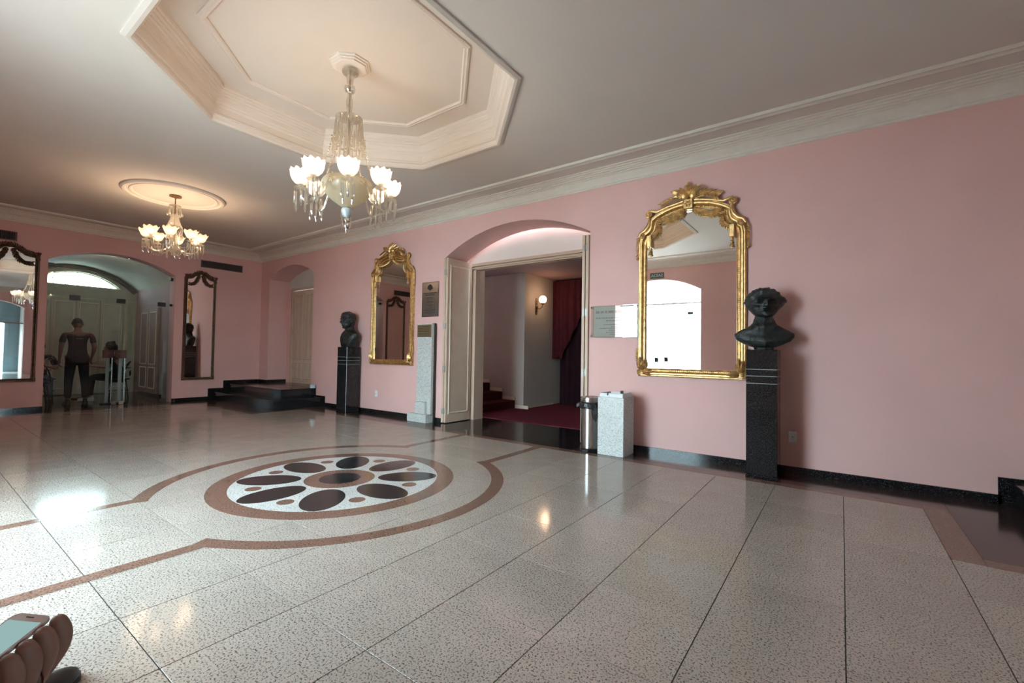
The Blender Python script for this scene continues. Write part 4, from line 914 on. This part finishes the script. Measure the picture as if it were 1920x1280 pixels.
t = thing('glass_plaque', 'clear glass plaque on four studs with faint grey lettering left of the large mirror', 'plaque', (9.29, 0, 1.57))
q = MB(); q.bbox(-0.31, 0.31, -0.048, -0.036, -0.20, 0.20, 0.002); q.build('glass_sheet', GLASSP, t, smooth=False)
q = MB(); q.box(-0.265, 0.265, -0.0355, -0.0345, -0.19, 0.19); q.build('pale_backing', mat('pale_green_grey_film', (0.80, 0.84, 0.81), 0.3), t, smooth=False)
for sx in (-1, 1):
    for sz in (-1, 1):
        q = MB(); q.lathe([(0.014, -0.006), (0.016, 0.0), (0.016, 0.01), (0.010, 0.012), (0.010, 0.056)], n=12, M=Matrix.Translation((sx*0.287, -0.056, sz*0.178)) @ Matrix.Rotation(-pi/2, 4, 'X')); q.build('stud', CHROME, t)
q = MB(); dashes(q, [(0.12, -0.24, 0.24, 0.03), (0.045, -0.24, 0.20, 0.016), (0.01, -0.10, 0.16, 0.016), (-0.04, -0.14, 0.10, 0.012), (-0.065, -0.03, 0.08, 0.010), (-0.085, -0.19, 0.10, 0.012), (-0.11, -0.06, 0.10, 0.010), (-0.135, -0.10, 0.10, 0.010), (-0.16, -0.05, 0.10, 0.010)], -0.0356, 0.0005, seed=9); q.build('printed_lines', GREYINK, t, smooth=False, kind='stuff')
# ------------------------------------------------------------------ wall sockets
for nm, x, z in (('white wall socket low on the pink wall right of the right pedestal', 11.187, 0.365), ('white wall socket low on the pink wall right of the left pedestal', 4.60, 0.365)):
    t = thing('wall_socket', nm, 'socket', (x, 0, z), 0, 'wall sockets')
    q = MB(); q.bbox(-0.036, 0.036, -0.010, 0, -0.056, 0.056, 0.004); q.build('cover_plate', WHITEPL, t, smooth=False)
    q = MB(); q.bbox(-0.016, 0.016, -0.013, -0.009, -0.022, 0.022, 0.002); q.build('socket_insert', WHITEPL, t, smooth=False)
    q = MB(); q.box(-0.007, -0.003, -0.0135, -0.0125, -0.006, 0.006); q.box(0.003, 0.007, -0.0135, -0.0125, -0.006, 0.006); q.build('slots', DARKINK, t, smooth=False)
# ------------------------------------------------------------------ chandeliers
def drop(q, x, y, z, L_, r):
    q.tube([(x, y, z), (x, y, z-L_*0.25)], r*0.18, 4)
    q.lathe([(r*0.25, -L_*0.2), (r*0.55, -L_*0.3), (r*0.5, -L_*0.75), (r*0.9, -L_*0.86), (r*0.1, -L_)], (x, y, z), 5)
def chand_arm(root, ang, kind):
    """arm in its own local frame: x outward"""
    big = kind == 'big'
    q = MB(); 
    pts = [(0.10, 0, 0.47), (0.21, 0, 0.495), (0.27, 0, 0.38), (0.325, 0, 0.265), (0.385, 0, 0.235), (0.43, 0, 0.28), (0.44, 0, 0.35)] if big else [(0.03, 0, 0.30), (0.10, 0, 0.22), (0.20, 0, 0.175), (0.30, 0, 0.17), (0.38, 0, 0.20), (0.43, 0, 0.27), (0.44, 0, 0.32)]
    pp = []
    for i in range(len(pts)-1):
        for k in range(3):
            pp.append(tuple(pts[i][c]+(pts[i+1][c]-pts[i][c])*k/3 for c in range(3)))
    pp.append(pts[-1])
    q.tube(pp, 0.011, 8)
    arm = q.build('arm', CRYSTAL, root); arm.rotation_euler = (0, 0, ang); arm.scale = (0.88, 0.88, 1) if big else (0.76, 0.76, 0.95)
    zt = pts[-1][2]
    q = MB(); q.lathe([(0.012, -0.01), (0.055, 0.006), (0.062, 0.014), (0.03, 0.016), (0.02, 0.05)], (0.44, 0, zt), 14); q.build('drip_pan', CRYSTAL, arm)
    q = MB()
    for k in range(8):
        a = k*pi/4; drop(q, 0.44+0.058*cos(a), 0.058*sin(a), zt+0.008, 0.20 if k % 2 else 0.14, 0.012)
    q.build('crystal_drops', CRYSTAL, arm, kind='stuff')
    q = MB(); n = 32
    if big: prof = [(0.030, 0.045), (0.058, 0.055), (0.082, 0.08), (0.096, 0.115), (0.100, 0.15), (0.106, 0.165)]
    else: prof = [(0.030, 0.045), (0.055, 0.055), (0.078, 0.08), (0.095, 0.115), (0.112, 0.15), (0.128, 0.168)]
    lob = 10 if big else 8
    def wob(a, k, r): return r*(0.045*cos(a*lob)*(k/5))
    rings = []
    for k, (r, z) in enumerate(prof): rings.append([(0.44+(r+wob(i/n*2*pi, k, r))*cos(i/n*2*pi), (r+wob(i/n*2*pi, k, r))*sin(i/n*2*pi), zt+z+(0.012*cos(i/n*2*pi*lob) if k == 5 else 0)) for i in range(n)])
    q.loft(rings, True, False); q.build('glass_shade', FROST if big else FROSTC, arm)
    q = MB(); q.ball((0.44, 0, zt+0.10), 0.026, 10, 8, (1, 1, 1.35)); q.build('bulb', BULB, arm)
    l = bpy.data.lights.new('bulb_light', 'POINT'); l.energy = BULB_W; l.color = (1.0, 0.71, 0.45); l.shadow_soft_size = 0.03
    lo_ = bpy.data.objects.new('bulb_light', l); COL.objects.link(lo_); lo_.parent = arm; lo_.location = (0.44, 0, zt+0.145)
    return arm
def bead_chain(q, p0, p1, sag, r, n):
    for i in range(n+1):
        t = i/n; p = [p0[c]+(p1[c]-p0[c])*t for c in range(3)]; p[2] -= sag*4*t*(1-t); q.ball(p, r, 5, 4)
ZB = 2.225
t = thing('chandelier', 'large crystal chandelier with a cream bowl and frosted tulip shades under the octagonal recess', 'chandelier', (MC[0], MC[1], ZB))
q = MB(); q.lathe([(0.012, 1.53), (0.012, 1.515), (0.03, 1.51), (0.075, 1.50), (0.07, 1.48), (0.035, 1.455), (0.03, 1.43), (0.028, 1.40), (0.022, 1.385), (0.045, 1.36), (0.05, 1.34), (0.04, 1.31), (0.02, 1.295), (0.022, 1.26), (0.03, 1.22), (0.026, 1.16), (0.022, 1.13), (0.04, 1.10), (0.03, 1.07), (0.02, 1.05), (0.018, 0.60), (0.03, 0.5)], n=16); q.build('glass_stem', CRYSTAL, t)
q = MB(); q.tube([(0, 0, 0.45), (0, 0, 1.53)], 0.007, 8); q.build('rod', GOLDD, t)
q = MB(); q.lathe([(0.02, 1.045), (0.10, 1.055), (0.12, 1.065), (0.10, 1.07), (0.02, 1.065)], n=20); q.build('crown', CRYSTAL, t)
q = MB()
for k in range(18):
    a = k*2*pi/18; drop(q, 0.115*cos(a), 0.115*sin(a), 1.06, 0.22, 0.013)
for k in range(22):
    a = k*2*pi/22; drop(q, 0.135*cos(a), 0.135*sin(a), 0.86, 0.13, 0.013); q.tube([(0.115*cos(a), 0.115*sin(a), 1.06), (0.135*cos(a), 0.135*sin(a), 0.86)], 0.003, 4)
for k in range(16):
    a = k*2*pi/16; a2 = (k+1)*2*pi/16; bead_chain(q, (0.145*cos(a), 0.145*sin(a), 0.87), (0.145*cos(a2), 0.145*sin(a2), 0.87), 0.05, 0.009, 6)
q.build('crown_drops', CRYSTAL, t, kind='stuff')
q = MB()
for k in range(8):
    a = k*2*pi/8+pi/8; bead_chain(q, (0.145*cos(a), 0.145*sin(a), 0.84), (0.27*cos(a), 0.27*sin(a), 0.50), 0.07, 0.009, 22)
q.build('bead_chains', CRYSTAL, t, kind='stuff')
q = MB(); q.lathe([(0.185, 0.475), (0.205, 0.478), (0.214, 0.468), (0.217, 0.44), (0.212, 0.40), (0.20, 0.37), (0.192, 0.362), (0.182, 0.345), (0.165, 0.328), (0.155, 0.322), (0.142, 0.306), (0.125, 0.293), (0.115, 0.288), (0.085, 0.265), (0.055, 0.245), (0.03, 0.235)], n=40, cap=False); q.build('bowl', BOWLM, t)
q = MB(); q.lathe([(0.03, 0.235), (0.025, 0.30), (0.05, 0.36), (0.03, 0.45), (0.025, 0.60)], n=16); q.build('centre_column', CRYSTAL, t)
fm = None; PG = mat('pale_gilt', (0.7, 0.62, 0.45), 0.3, 0.5)
for k in range(10):
    if fm is None:
        q = MB()
        for d in range(5):
            bb_ = d*2*pi/5; q.leaf((0.214, 0, 0.42), (0.222, 0.03*cos(bb_), 0.42+0.03*sin(bb_)), 0.018, (1, 0, 0), 0.1)
        fm = q.mesh('bowl_flower', PG)
    o = link('bowl_flower', fm, t); o.rotation_euler = (0, 0, k*2*pi/10)
q = MB(); q.lathe([(0.02, 0.235), (0.045, 0.225), (0.05, 0.20), (0.04, 0.165), (0.02, 0.145)], n=20); q.build('finial_ball', BALLB, t)
q = MB(); q.lathe([(0.012, 0.148), (0.02, 0.135), (0.027, 0.115), (0.018, 0.098), (0.014, 0.094), (0.026, 0.075), (0.024, 0.055), (0.012, 0.042), (0.012, 0.030), (0.008, 0.018), (0.002, 0.0)], n=16); q.build('finial_tip', CHROME, t)
for k in range(8): chand_arm(t, k*pi/4+radians(12), 'big')
ZB2 = 2.44
t = thing('chandelier', 'smaller far crystal chandelier with open etched tulip shades under the round rosette', 'chandelier', (3.42, -2.86, ZB2))
q = MB(); q.lathe([(0.02, 1.022), (0.075, 1.018), (0.08, 1.005), (0.03, 0.99), (0.01, 0.985)], n=20); q.build('ceiling_cup', GOLDD, t)
q = MB(); q.tube([(0, 0, 0.30), (0, 0, 1.0)], 0.008, 8); q.build('rod', GOLDD, t)
q = MB(); q.lathe([(0.02, 0.86), (0.07, 0.865), (0.075, 0.875), (0.02, 0.88)], n=16); q.lathe([(0.02, 0.735), (0.05, 0.73), (0.06, 0.66), (0.085, 0.58), (0.105, 0.55), (0.06, 0.54), (0.035, 0.50), (0.03, 0.40), (0.05, 0.33), (0.07, 0.28), (0.05, 0.24), (0.02, 0.22)], n=20); q.build('glass_column', CRYSTAL, t)
q = MB()
for k in range(10):
    a = k*2*pi/10; drop(q, 0.075*cos(a), 0.075*sin(a), 0.87, 0.16, 0.012)
for k in range(6):
    a = k*2*pi/6; q.tube([(0.075*cos(a), 0.075*sin(a), 0.87), (0.09*cos(a), 0.09*sin(a), 0.74)], 0.003, 4); q.ball((0.09*cos(a), 0.09*sin(a), 0.73), 0.02, 8, 6)
for k in range(16):
    a = k*2*pi/16; drop(q, 0.10*cos(a), 0.10*sin(a), 0.55, 0.20, 0.012)
for k in range(16):
    a = k*2*pi/16; r_ = 0.14+0.12*(k % 3)/2; drop(q, r_*cos(a), r_*sin(a), 0.24, 0.15, 0.013)
q.build('crystal_drops', CRYSTAL, t, kind='stuff')
q = MB(); q.lathe([(0.02, 0.25), (0.07, 0.235), (0.085, 0.20), (0.05, 0.165), (0.03, 0.15), (0.035, 0.125), (0.02, 0.105)], n=16); q.build('crystal_hub', CRYSTAL, t)
for k in range(8): chand_arm(t, k*pi/4+radians(20), 'small')
# ------------------------------------------------------------------ people
def skin(nodes, edges, levels=2):
    """grow one continuous surface round a skeleton; nodes: name -> (x,y,z,rx[,ry])"""
    names = list(nodes); idx = {n: i for i, n in enumerate(names)}
    me = bpy.data.meshes.new('skeleton'); me.from_pydata([nodes[n][:3] for n in names], [(idx[a], idx[c]) for a, c in edges], [])
    o = bpy.data.objects.new('skeleton', me); COL.objects.link(o)
    md = o.modifiers.new('skin', 'SKIN'); md.use_smooth_shade = True; md.branch_smoothing = 0.3
    for i, n in enumerate(names):
        v = me.skin_vertices[0].data[i]; r = nodes[n][3:]; v.radius = (r[0], r[1] if len(r) > 1 else r[0]); v.use_root = (i == 0)
    sb = o.modifiers.new('sub', 'SUBSURF'); sb.levels = levels; sb.render_levels = levels
    dg = bpy.context.evaluated_depsgraph_get(); ev = bpy.data.meshes.new_from_object(o.evaluated_get(dg))
    bpy.data.objects.remove(o); bpy.data.meshes.remove(me); return ev
def add_mesh(q, me):
    bm2 = bmesh.new(); bm2.from_mesh(me); vm = [q.b.verts.new(v.co) for v in bm2.verts]
    for f in bm2.faces:
        try: q.b.faces.new([vm[v.index] for v in f.verts])
        except ValueError: pass
    bm2.free(); bpy.data.meshes.remove(me)
def hand_nodes(nd, ed, pre, w_, fwd, side, sc=1.0):
    """palm plus five bent fingers growing from wrist w_; fwd and side are unit vectors"""
    w_, fwd, side = Vector(w_), Vector(fwd).normalized(), Vector(side).normalized(); nrm = fwd.cross(side)
    p = w_+fwd*0.05*sc; nd[pre+'palm'] = tuple(p)+(0.030*sc, 0.018*sc); ed.append((pre+'wrist', pre+'palm'))
    k = w_+fwd*0.085*sc; nd[pre+'knuck'] = tuple(k)+(0.034*sc, 0.016*sc); ed.append((pre+'palm', pre+'knuck'))
    for i, (off, L_) in enumerate(((0.030, 0.068), (0.010, 0.078), (-0.010, 0.072), (-0.030, 0.055))):
        a = k+side*off*sc+fwd*0.02*sc; c = a+(fwd*0.8+nrm*0.35).normalized()*L_*0.5*sc; e = c+(fwd*0.5+nrm*0.8).normalized()*L_*0.5*sc
        for s_, q_, r_ in (('a', a, 0.010), ('b', c, 0.009), ('c', e, 0.007)): nd['%sf%d%s' % (pre, i, s_)] = tuple(q_)+(r_*sc,)
        ed += [(pre+'knuck', '%sf%da' % (pre, i)), ('%sf%da' % (pre, i), '%sf%db' % (pre, i)), ('%sf%db' % (pre, i), '%sf%dc' % (pre, i))]
    a = w_+fwd*0.035*sc+side*0.035*sc; c = a+(fwd*0.7+side*0.6).normalized()*0.035*sc; e = c+(fwd*0.9+side*0.1+nrm*0.3).normalized()*0.03*sc
    for s_, q_, r_ in (('a', a, 0.014), ('b', c, 0.011), ('c', e, 0.009)): nd[pre+'t'+s_] = tuple(q_)+(r_*sc,)
    ed += [(pre+'palm', pre+'ta'), (pre+'ta', pre+'tb'), (pre+'tb', pre+'tc')]
def person(label, loc, rz, pose, top_m, leg_m, skin_m, shoe_m, hair_n=0.016, z_scale=1.0, headrot=0.0, headtilt=0.0, longhair=False):
    """figure facing local -y"""
    t = thing('person', label, 'person', loc, rz); J = pose
    nd, ed = {}, []
    def N_(n, *r): nd[n] = tuple(J[n])+tuple(r)
    N_('pelvis', .135, .10); N_('belly', .135, .095); N_('chest', .155, .105); N_('neckb', .075, .07); N_('neck', .052, .055); N_('skull', .05)
    ed += [('pelvis', 'belly'), ('belly', 'chest'), ('chest', 'neckb'), ('neckb', 'neck'), ('neck', 'skull')]
    for s_ in 'lr':
        N_(s_+'sh', .062); N_(s_+'el', .042); N_(s_+'wrist', .027, .022); N_(s_+'hip', .088); N_(s_+'knee', .056); N_(s_+'calf', .052); N_(s_+'ank', .036); N_(s_+'toe', .03, .026)
        ed += [('chest', s_+'sh'), (s_+'sh', s_+'el'), (s_+'el', s_+'wrist'), ('pelvis', s_+'hip'), (s_+'hip', s_+'knee'), (s_+'knee', s_+'calf'), (s_+'calf', s_+'ank'), (s_+'ank', s_+'toe')]
        f = Vector(J[s_+'wrist'])-Vector(J[s_+'el']); hand_nodes(nd, ed, s_, J[s_+'wrist'], f, J.get('side', (0, -1, 0)))
    q = MB(); add_mesh(q, skin(nd, ed, 1))
    hc = J['head']; head_verts(q, hc, 0.077, 0.096, 0.115, 0.0, headrot, headtilt, 2, n=36, m=28)
    q.build('body', skin_m, t, smooth=True, angle=80)
    # hair cap
    q = MB(); M = Matrix.Translation(hc) @ Matrix.Rotation(headrot, 4, 'Z') @ Matrix.Rotation(headtilt, 4, 'X'); rings = []
    for k in range(11):
        ph = radians(90-k*(13 if longhair else 10.5)); row = []
        for i in range(28):
            az = i/28*2*pi-pi; lim = 0.62-1.25*min(1, max(0, abs(az)-0.5)/1.1)
            v = max(sin(ph), lim-(0.55 if longhair and abs(az) > 1.2 else 0.0)); r = sqrt(max(0, 1-v*v)) if v > -0.95 else 0.3
            if longhair and abs(az) > 1.0: r = max(r, 0.85)*(1.12 if v < 0.4 else 1)
            e = 1.06+hair_n*6*(0.5+0.5*noise.noise(Vector((az*3, v*5, 1.7))))
            row.append(M @ Vector((sin(az)*r*0.077*e, -cos(az)*r*0.096*e, v*0.115*e)))
        rings.append(row)
    q.loft(rings, True, True); q.build('hair', HAIR, t, smooth=True, angle=80)
    # shirt
    k_ = 1.16; nd, ed = {}, []
    N_('belly', .15*1.05, .112); N_('chest', .165*1.03, .118); N_('neckb', .082, .078)
    low = [J['pelvis'][c]*0.8+J['belly'][c]*0.2 for c in range(3)]; nd['hem'] = tuple(low)+(.158, .122)
    ed += [('belly', 'chest'), ('chest', 'neckb'), ('belly', 'hem')]
    for s_ in 'lr':
        N_(s_+'sh', .056); mid = [J[s_+'sh'][c]*0.2+J[s_+'el'][c]*0.8 for c in range(3)]; nd[s_+'sl'] = tuple(mid)+(.056,)
        ed += [('chest', s_+'sh'), (s_+'sh', s_+'sl')]
    q = MB(); add_mesh(q, skin(nd, ed, 2)); shirt = q.build('shirt', top_m, t, smooth=True, angle=80)
    nd, ed = {}, []
    N_('pelvis', .148, .115); 
    for s_ in 'lr':
        N_(s_+'hip', .102); N_(s_+'knee', .072); N_(s_+'calf', .066); nd[s_+'ank'] = tuple(J[s_+'ank'][c] if c < 2 else J[s_+'ank'][c]+0.02 for c in range(3))+(.056,)
        ed += [('pelvis', s_+'hip'), (s_+'hip', s_+'knee'), (s_+'knee', s_+'calf'), (s_+'calf', s_+'ank')]
    q = MB(); add_mesh(q, skin(nd, ed, 2)); q.build('trousers', leg_m, t, smooth=True, angle=80)
    for s_ in 'lr':
        a, c = Vector(J[s_+'ank']), Vector(J[s_+'toe']); d = c-a; d.z = 0; d = d.normalized() if d.length > 0.01 else Vector((0, -1, 0)); sd = Vector((-d.y, d.x, 0)); q = MB(); base = J.get(s_+'floor', 0.0)
        rings = []
        for u, wv, h in ((-0.07, 0.028, 0.06), (-0.055, 0.036, 0.10), (0.0, 0.040, 0.105), (0.06, 0.042, 0.075), (0.12, 0.046, 0.055), (0.17, 0.038, 0.045), (0.195, 0.018, 0.03)):
            p = Vector((a.x, a.y, base))+d*u
            rings.append([p+sd*wv*0.95, p+sd*wv+Vector((0, 0, h*0.4)), p+sd*wv*0.55+Vector((0, 0, h)), p-sd*wv*0.55+Vector((0, 0, h)), p-sd*wv+Vector((0, 0, h*0.4)), p-sd*wv*0.95])
        q.loft(rings, True, True); q.build('shoe', shoe_m, t, smooth=True, angle=60)
    return t, shirt
STAND = dict(pelvis=(0, 0, .93), belly=(0, -.01, 1.08), chest=(0, -.015, 1.30), neckb=(0, -.02, 1.45), neck=(0, -.045, 1.50), skull=(0, -.075, 1.57), head=(0.0, -.095, 1.615),
    lsh=(.20, -.005, 1.41), lel=(.245, .03, 1.14), lwrist=(.25, -.04, .90), rsh=(-.20, -.005, 1.41), rel=(-.25, .03, 1.14), rwrist=(-.235, -.10, .93),
    lhip=(.09, 0, .88), lknee=(.11, -.02, .50), lcalf=(.12, .015, .34), lank=(.125, .03, .085), ltoe=(.14, -.10, .03), rhip=(-.09, 0, .88), rknee=(-.12, -.02, .50), rcalf=(-.13, .015, .34), rank=(-.135, .03, .085), rtoe=(-.155, -.10, .03))
man, shirt = person('man in a dark shirt and trousers seen from behind through the glass doors', (-0.85, -3.13, 0.0), radians(-90), STAND, NAVY, DARKT, SKIN, SHOEB, headtilt=radians(22))
q = MB(); M_ = Matrix.Identity(4)
for (z, x0, x1, h) in ((1.37, -0.02, 0.02, 0.010), (1.31, -0.05, 0.05, 0.016)): 
    x = x0
    while x < x1: q.box(x, x+0.012, 0.127, 0.131, z-h/2, z+h/2); x += 0.017
q.build('shirt_print', GREYINK, shirt, smooth=False)
SIT = dict(pelvis=(0, .05, .50), belly=(0, .05, .64), chest=(0, .0, .86), neckb=(0, -.04, 1.00), neck=(0, -.06, 1.05), skull=(0, -.085, 1.10), head=(0, -.10, 1.145),
    lsh=(.19, -.03, .96), lel=(.25, -.12, .72), lwrist=(.12, -.32, .74), rsh=(-.19, -.03, .96), rel=(-.25, -.12, .72), rwrist=(-.12, -.32, .74),
    lhip=(.09, .02, .50), lknee=(.11, -.40, .50), lcalf=(.11, -.40, .34), lank=(.11, -.39, .085), ltoe=(.12, -.52, .03), rhip=(-.09, .02, .50), rknee=(-.11, -.40, .50), rcalf=(-.11, -.42, .34), rank=(-.11, -.43, .085), rtoe=(-.12, -.55, .03))
person('person with dark hair, black clothes and pale shoes seated at the vestibule table', (-1.30, -2.42, 0.0), radians(-20), SIT, DARKT, DARKT, SKINL, SHOEW, longhair=True, headtilt=radians(10))
person('person in dark top and blue jeans seated behind the left end of the glass doors', (-0.78, -3.70, 0.0), radians(-107), SIT, NAVY, JEANS, SKINL, SHOEB)
# ------------------------------------------------------------------ vestibule furniture
def chair(label, loc, rz):
    t = thing('bistro_chair', label, 'chair', loc, rz, 'wrought iron chairs in the vestibule')
    q = MB(); q.lathe([(0.19, 0.44), (0.205, 0.45), (0.205, 0.462), (0.18, 0.468)], n=20); q.build('seat', IRON, t)
    for a in (pi/4, 3*pi/4, 5*pi/4, 7*pi/4):
        q = MB(); q.tube([(0.16*cos(a), 0.16*sin(a), 0.45), (0.20*cos(a), 0.20*sin(a), 0.22), (0.23*cos(a), 0.23*sin(a), 0.0)], 0.011, 6); q.build('leg', IRON, t)
    q = MB(); q.tube([(0.19*cos(i/20*2*pi), 0.19*sin(i/20*2*pi), 0.20) for i in range(20)], 0.007, 6, True); q.build('stretcher', IRON, t)
    q = MB(); q.tube([(0.20*cos(a), 0.20*sin(a), 0.45+0.40*sin((a-0.2)/(pi-0.4)*pi)**0.6) for a in [0.2+i/20*(pi-0.4) for i in range(21)]], 0.011, 6)
    q.tube([(0.21*cos(a), 0.21*sin(a), 0.70) for a in [0.3+i/12*(pi-0.6) for i in range(13)]], 0.008, 6)
    for s_ in (-1, 1): q.tube([(s_*0.06+0.05*cos(k/12*2*pi), 0.20, 0.58+0.06*sin(k/12*2*pi)) for k in range(12)], 0.007, 5, True)
    q.build('backrest', IRON, t); return t
chair('black wrought iron bistro chair left of the standing man', (-2.05, -3.45, 0), radians(170))
chair('black wrought iron bistro chair under the seated person in black', (-1.30, -2.38, 0), radians(-20))
chair('black wrought iron bistro chair under the person in jeans', (-0.74, -3.70, 0), radians(-107))
t = thing('bistro_table', 'small round table with a dark stem among the vestibule chairs', 'table', (-2.05, -2.80, 0))
q = MB(); q.lathe([(0.30, 0.715), (0.31, 0.72), (0.31, 0.735), (0.30, 0.74)], n=28); q.build('table_top', mat('pale_table_top', (0.5, 0.48, 0.44), 0.4), t)
q = MB(); q.lathe([(0.03, 0.03), (0.025, 0.2), (0.025, 0.715)], n=12); q.build('stem', IRON, t)
q = MB(); q.lathe([(0.20, 0.0), (0.20, 0.012), (0.05, 0.035)], n=24); q.build('foot', IRON, t)
for k, (yy, lb) in enumerate(((-2.75, 'dark red display board on chrome posts behind the glass, the left of two'), (-2.55, 'dark red display board on chrome posts behind the glass, the right of two'))):
    t = thing('board_stand', lb, 'stand', (-0.42, yy, 0), 0, 'red board stands')
    q = MB(); q.bbox(-0.012, 0.012, -0.09, 0.09, 0.93, 1.09, 0.003); q.build('board', REDB, t, smooth=False)
    q = MB(); q.box(0.0125, 0.0135, -0.05, 0.05, 0.99, 1.05); q.build('board_print', mat('faded_print', (0.13, 0.05, 0.045), 0.6), t, smooth=False)
    q = MB(); q.bbox(-0.03, -0.012, -0.03, 0.03, 0.02, 0.95, 0.003); q.build('wide_post', mat('grey_post', (0.25, 0.25, 0.26), 0.4, 0.5) , t, smooth=False)
    q = MB(); q.tube([(0.0, 0.065, 0.02), (0.0, 0.065, 0.93)], 0.013, 10); q.build('post', CHROME, t)
    q = MB(); q.bbox(-0.07, 0.07, -0.09, 0.10, 0.0, 0.02, 0.003); q.build('base', IRON, t, smooth=False)
# ------------------------------------------------------------------ hand with phone, shoe at the lower left corner
TL, TR = Vector((10.325, -5.152, 0.648)), Vector((10.377, -5.114, 0.643)); DN = Vector((0.056, -0.069, -0.021)).normalized()
XA = (TR-TL).normalized(); ZN = XA.cross(-DN).normalized(); 
if ZN.z < 0: ZN = -ZN
YA = ZN.cross(XA)
PM = Matrix((XA.to_4d(), YA.to_4d(), ZN.to_4d(), (0, 0, 0, 1))).transposed(); PM[3][3] = 1
for i in range(3): PM[3][i] = 0.0
PW = 0.068
ph = bpy.data.objects.new('smartphone', None); COL.objects.link(ph); ph.empty_display_size = 0.05
PM.translation = (TL+TR)/2-YA*0.0
ph.matrix_world = PM; tag(ph, 'smartphone with a lit pale screen held flat at the lower left corner', 'phone')
def rrect(w_, h, r, n=5):
    p = []
    for cx, cy_, a0 in ((w_/2-r, -r, 0), (-w_/2+r, -r, pi/2), (-w_/2+r, -h+r, pi), (w_/2-r, -h+r, 3*pi/2)):
        for i in range(n+1): p.append((cx+r*cos(a0+i/n*pi/2), cy_+r*sin(a0+i/n*pi/2)))
    return p
q = MB(); R_ = rrect(PW, 0.14, 0.011); q.loft([[(x*k, -0.07+(y+0.07)*k, z) for x, y in R_] for k, z in ((0.97, -0.008), (1, -0.006), (1, -0.001), (0.98, 0.0))], True, True); q.build('phone_body', PHONEM, ph, smooth=True)
q = MB(); q.box(-PW/2+0.004, PW/2-0.004, -0.122, -0.018, 0.0, 0.0006); q.build('screen', SCREEN, ph, smooth=False)
q = MB(); q.box(-0.007, 0.007, -0.0095, -0.0075, 0.0, 0.0006); q.build('earpiece_slot', DARKINK, ph, smooth=False)
hp = thing('person', 'brown hand and forearm of a person holding the phone at the lower left corner', 'person', (0, 0, 0))
def PL(x, y, z): return tuple(PM @ Vector((x, y, z)))
nd = {'forearm': PL(0.03, -0.36, -0.13)+(.045, .040), 'wrist': PL(0.022, -0.20, -0.085)+(.036, .034), 'palm': PL(0.022, -0.13, -0.070)+(.048, .046), 'knuck': PL(0.020, -0.065, -0.066)+(.050, .044)}
ed = [('forearm', 'wrist'), ('wrist', 'palm'), ('palm', 'knuck')]
for i, (y0, r_) in enumerate(((-0.006, 0.0200), (-0.034, 0.0215), (-0.063, 0.0210), (-0.090, 0.0185))):
    c = [PL(0.042, y0-0.004, -0.080), PL(0.052, y0+0.002, -0.046), PL(0.048, y0+0.004, -0.012), PL(0.041, y0+0.002, 0.003)]
    for k, p in enumerate(c): nd['f%d%d' % (i, k)] = tuple(p)+(r_*(1, 1, 0.8, 0.5)[k],)
    ed += [('knuck' if i < 2 else 'palm', 'f%d0' % i), ('f%d0' % i, 'f%d1' % i), ('f%d1' % i, 'f%d2' % i), ('f%d2' % i, 'f%d3' % i)]
for k, p in enumerate((PL(-0.03, -0.11, -0.045), PL(-0.050, -0.08, -0.020), PL(-0.046, -0.05, -0.006))): nd['t%d' % k] = tuple(p)+((0.018, 0.014, 0.011)[k],)
ed += [('palm', 't0'), ('t0', 't1'), ('t1', 't2')]
q = MB(); add_mesh(q, skin(nd, ed, 2)); q.build('arm_and_hand', SKIN, hp, smooth=True, angle=80)
t = thing('shoe', 'black shoe toe just inside the bottom edge beside the hand with the phone', 'shoe', (9.43, -4.92, 0.0), radians(126))
q = MB(); rings = []
for u, wv, h in ((-0.27, 0.028, 0.07), (-0.25, 0.036, 0.10), (-0.19, 0.040, 0.105), (-0.12, 0.043, 0.085), (-0.06, 0.048, 0.065), (-0.02, 0.044, 0.055), (0.01, 0.034, 0.045), (0.03, 0.014, 0.03)):
    rings.append([(u, wv*0.95, 0.012), (u, wv, h*0.45), (u, wv*0.6, h*0.92), (u, 0, h), (u, -wv*0.6, h*0.92), (u, -wv, h*0.45), (u, -wv*0.95, 0.012)])
q.loft(rings, True, True); q.build('upper', SHOEB, t, smooth=True, angle=70)
q = MB(); q.loft([[(u, wv*1.04*s_, z) for u, wv, s_ in ((-0.275, 0.03, 1), (-0.19, 0.042, 1), (-0.06, 0.050, 1), (0.01, 0.036, 1), (0.036, 0.012, 1), (0.036, 0.012, -1), (0.01, 0.036, -1), (-0.06, 0.050, -1), (-0.19, 0.042, -1), (-0.275, 0.03, -1))] for z in (0.0, 0.014)], True, True); q.build('sole', BLKPL, t, smooth=False)
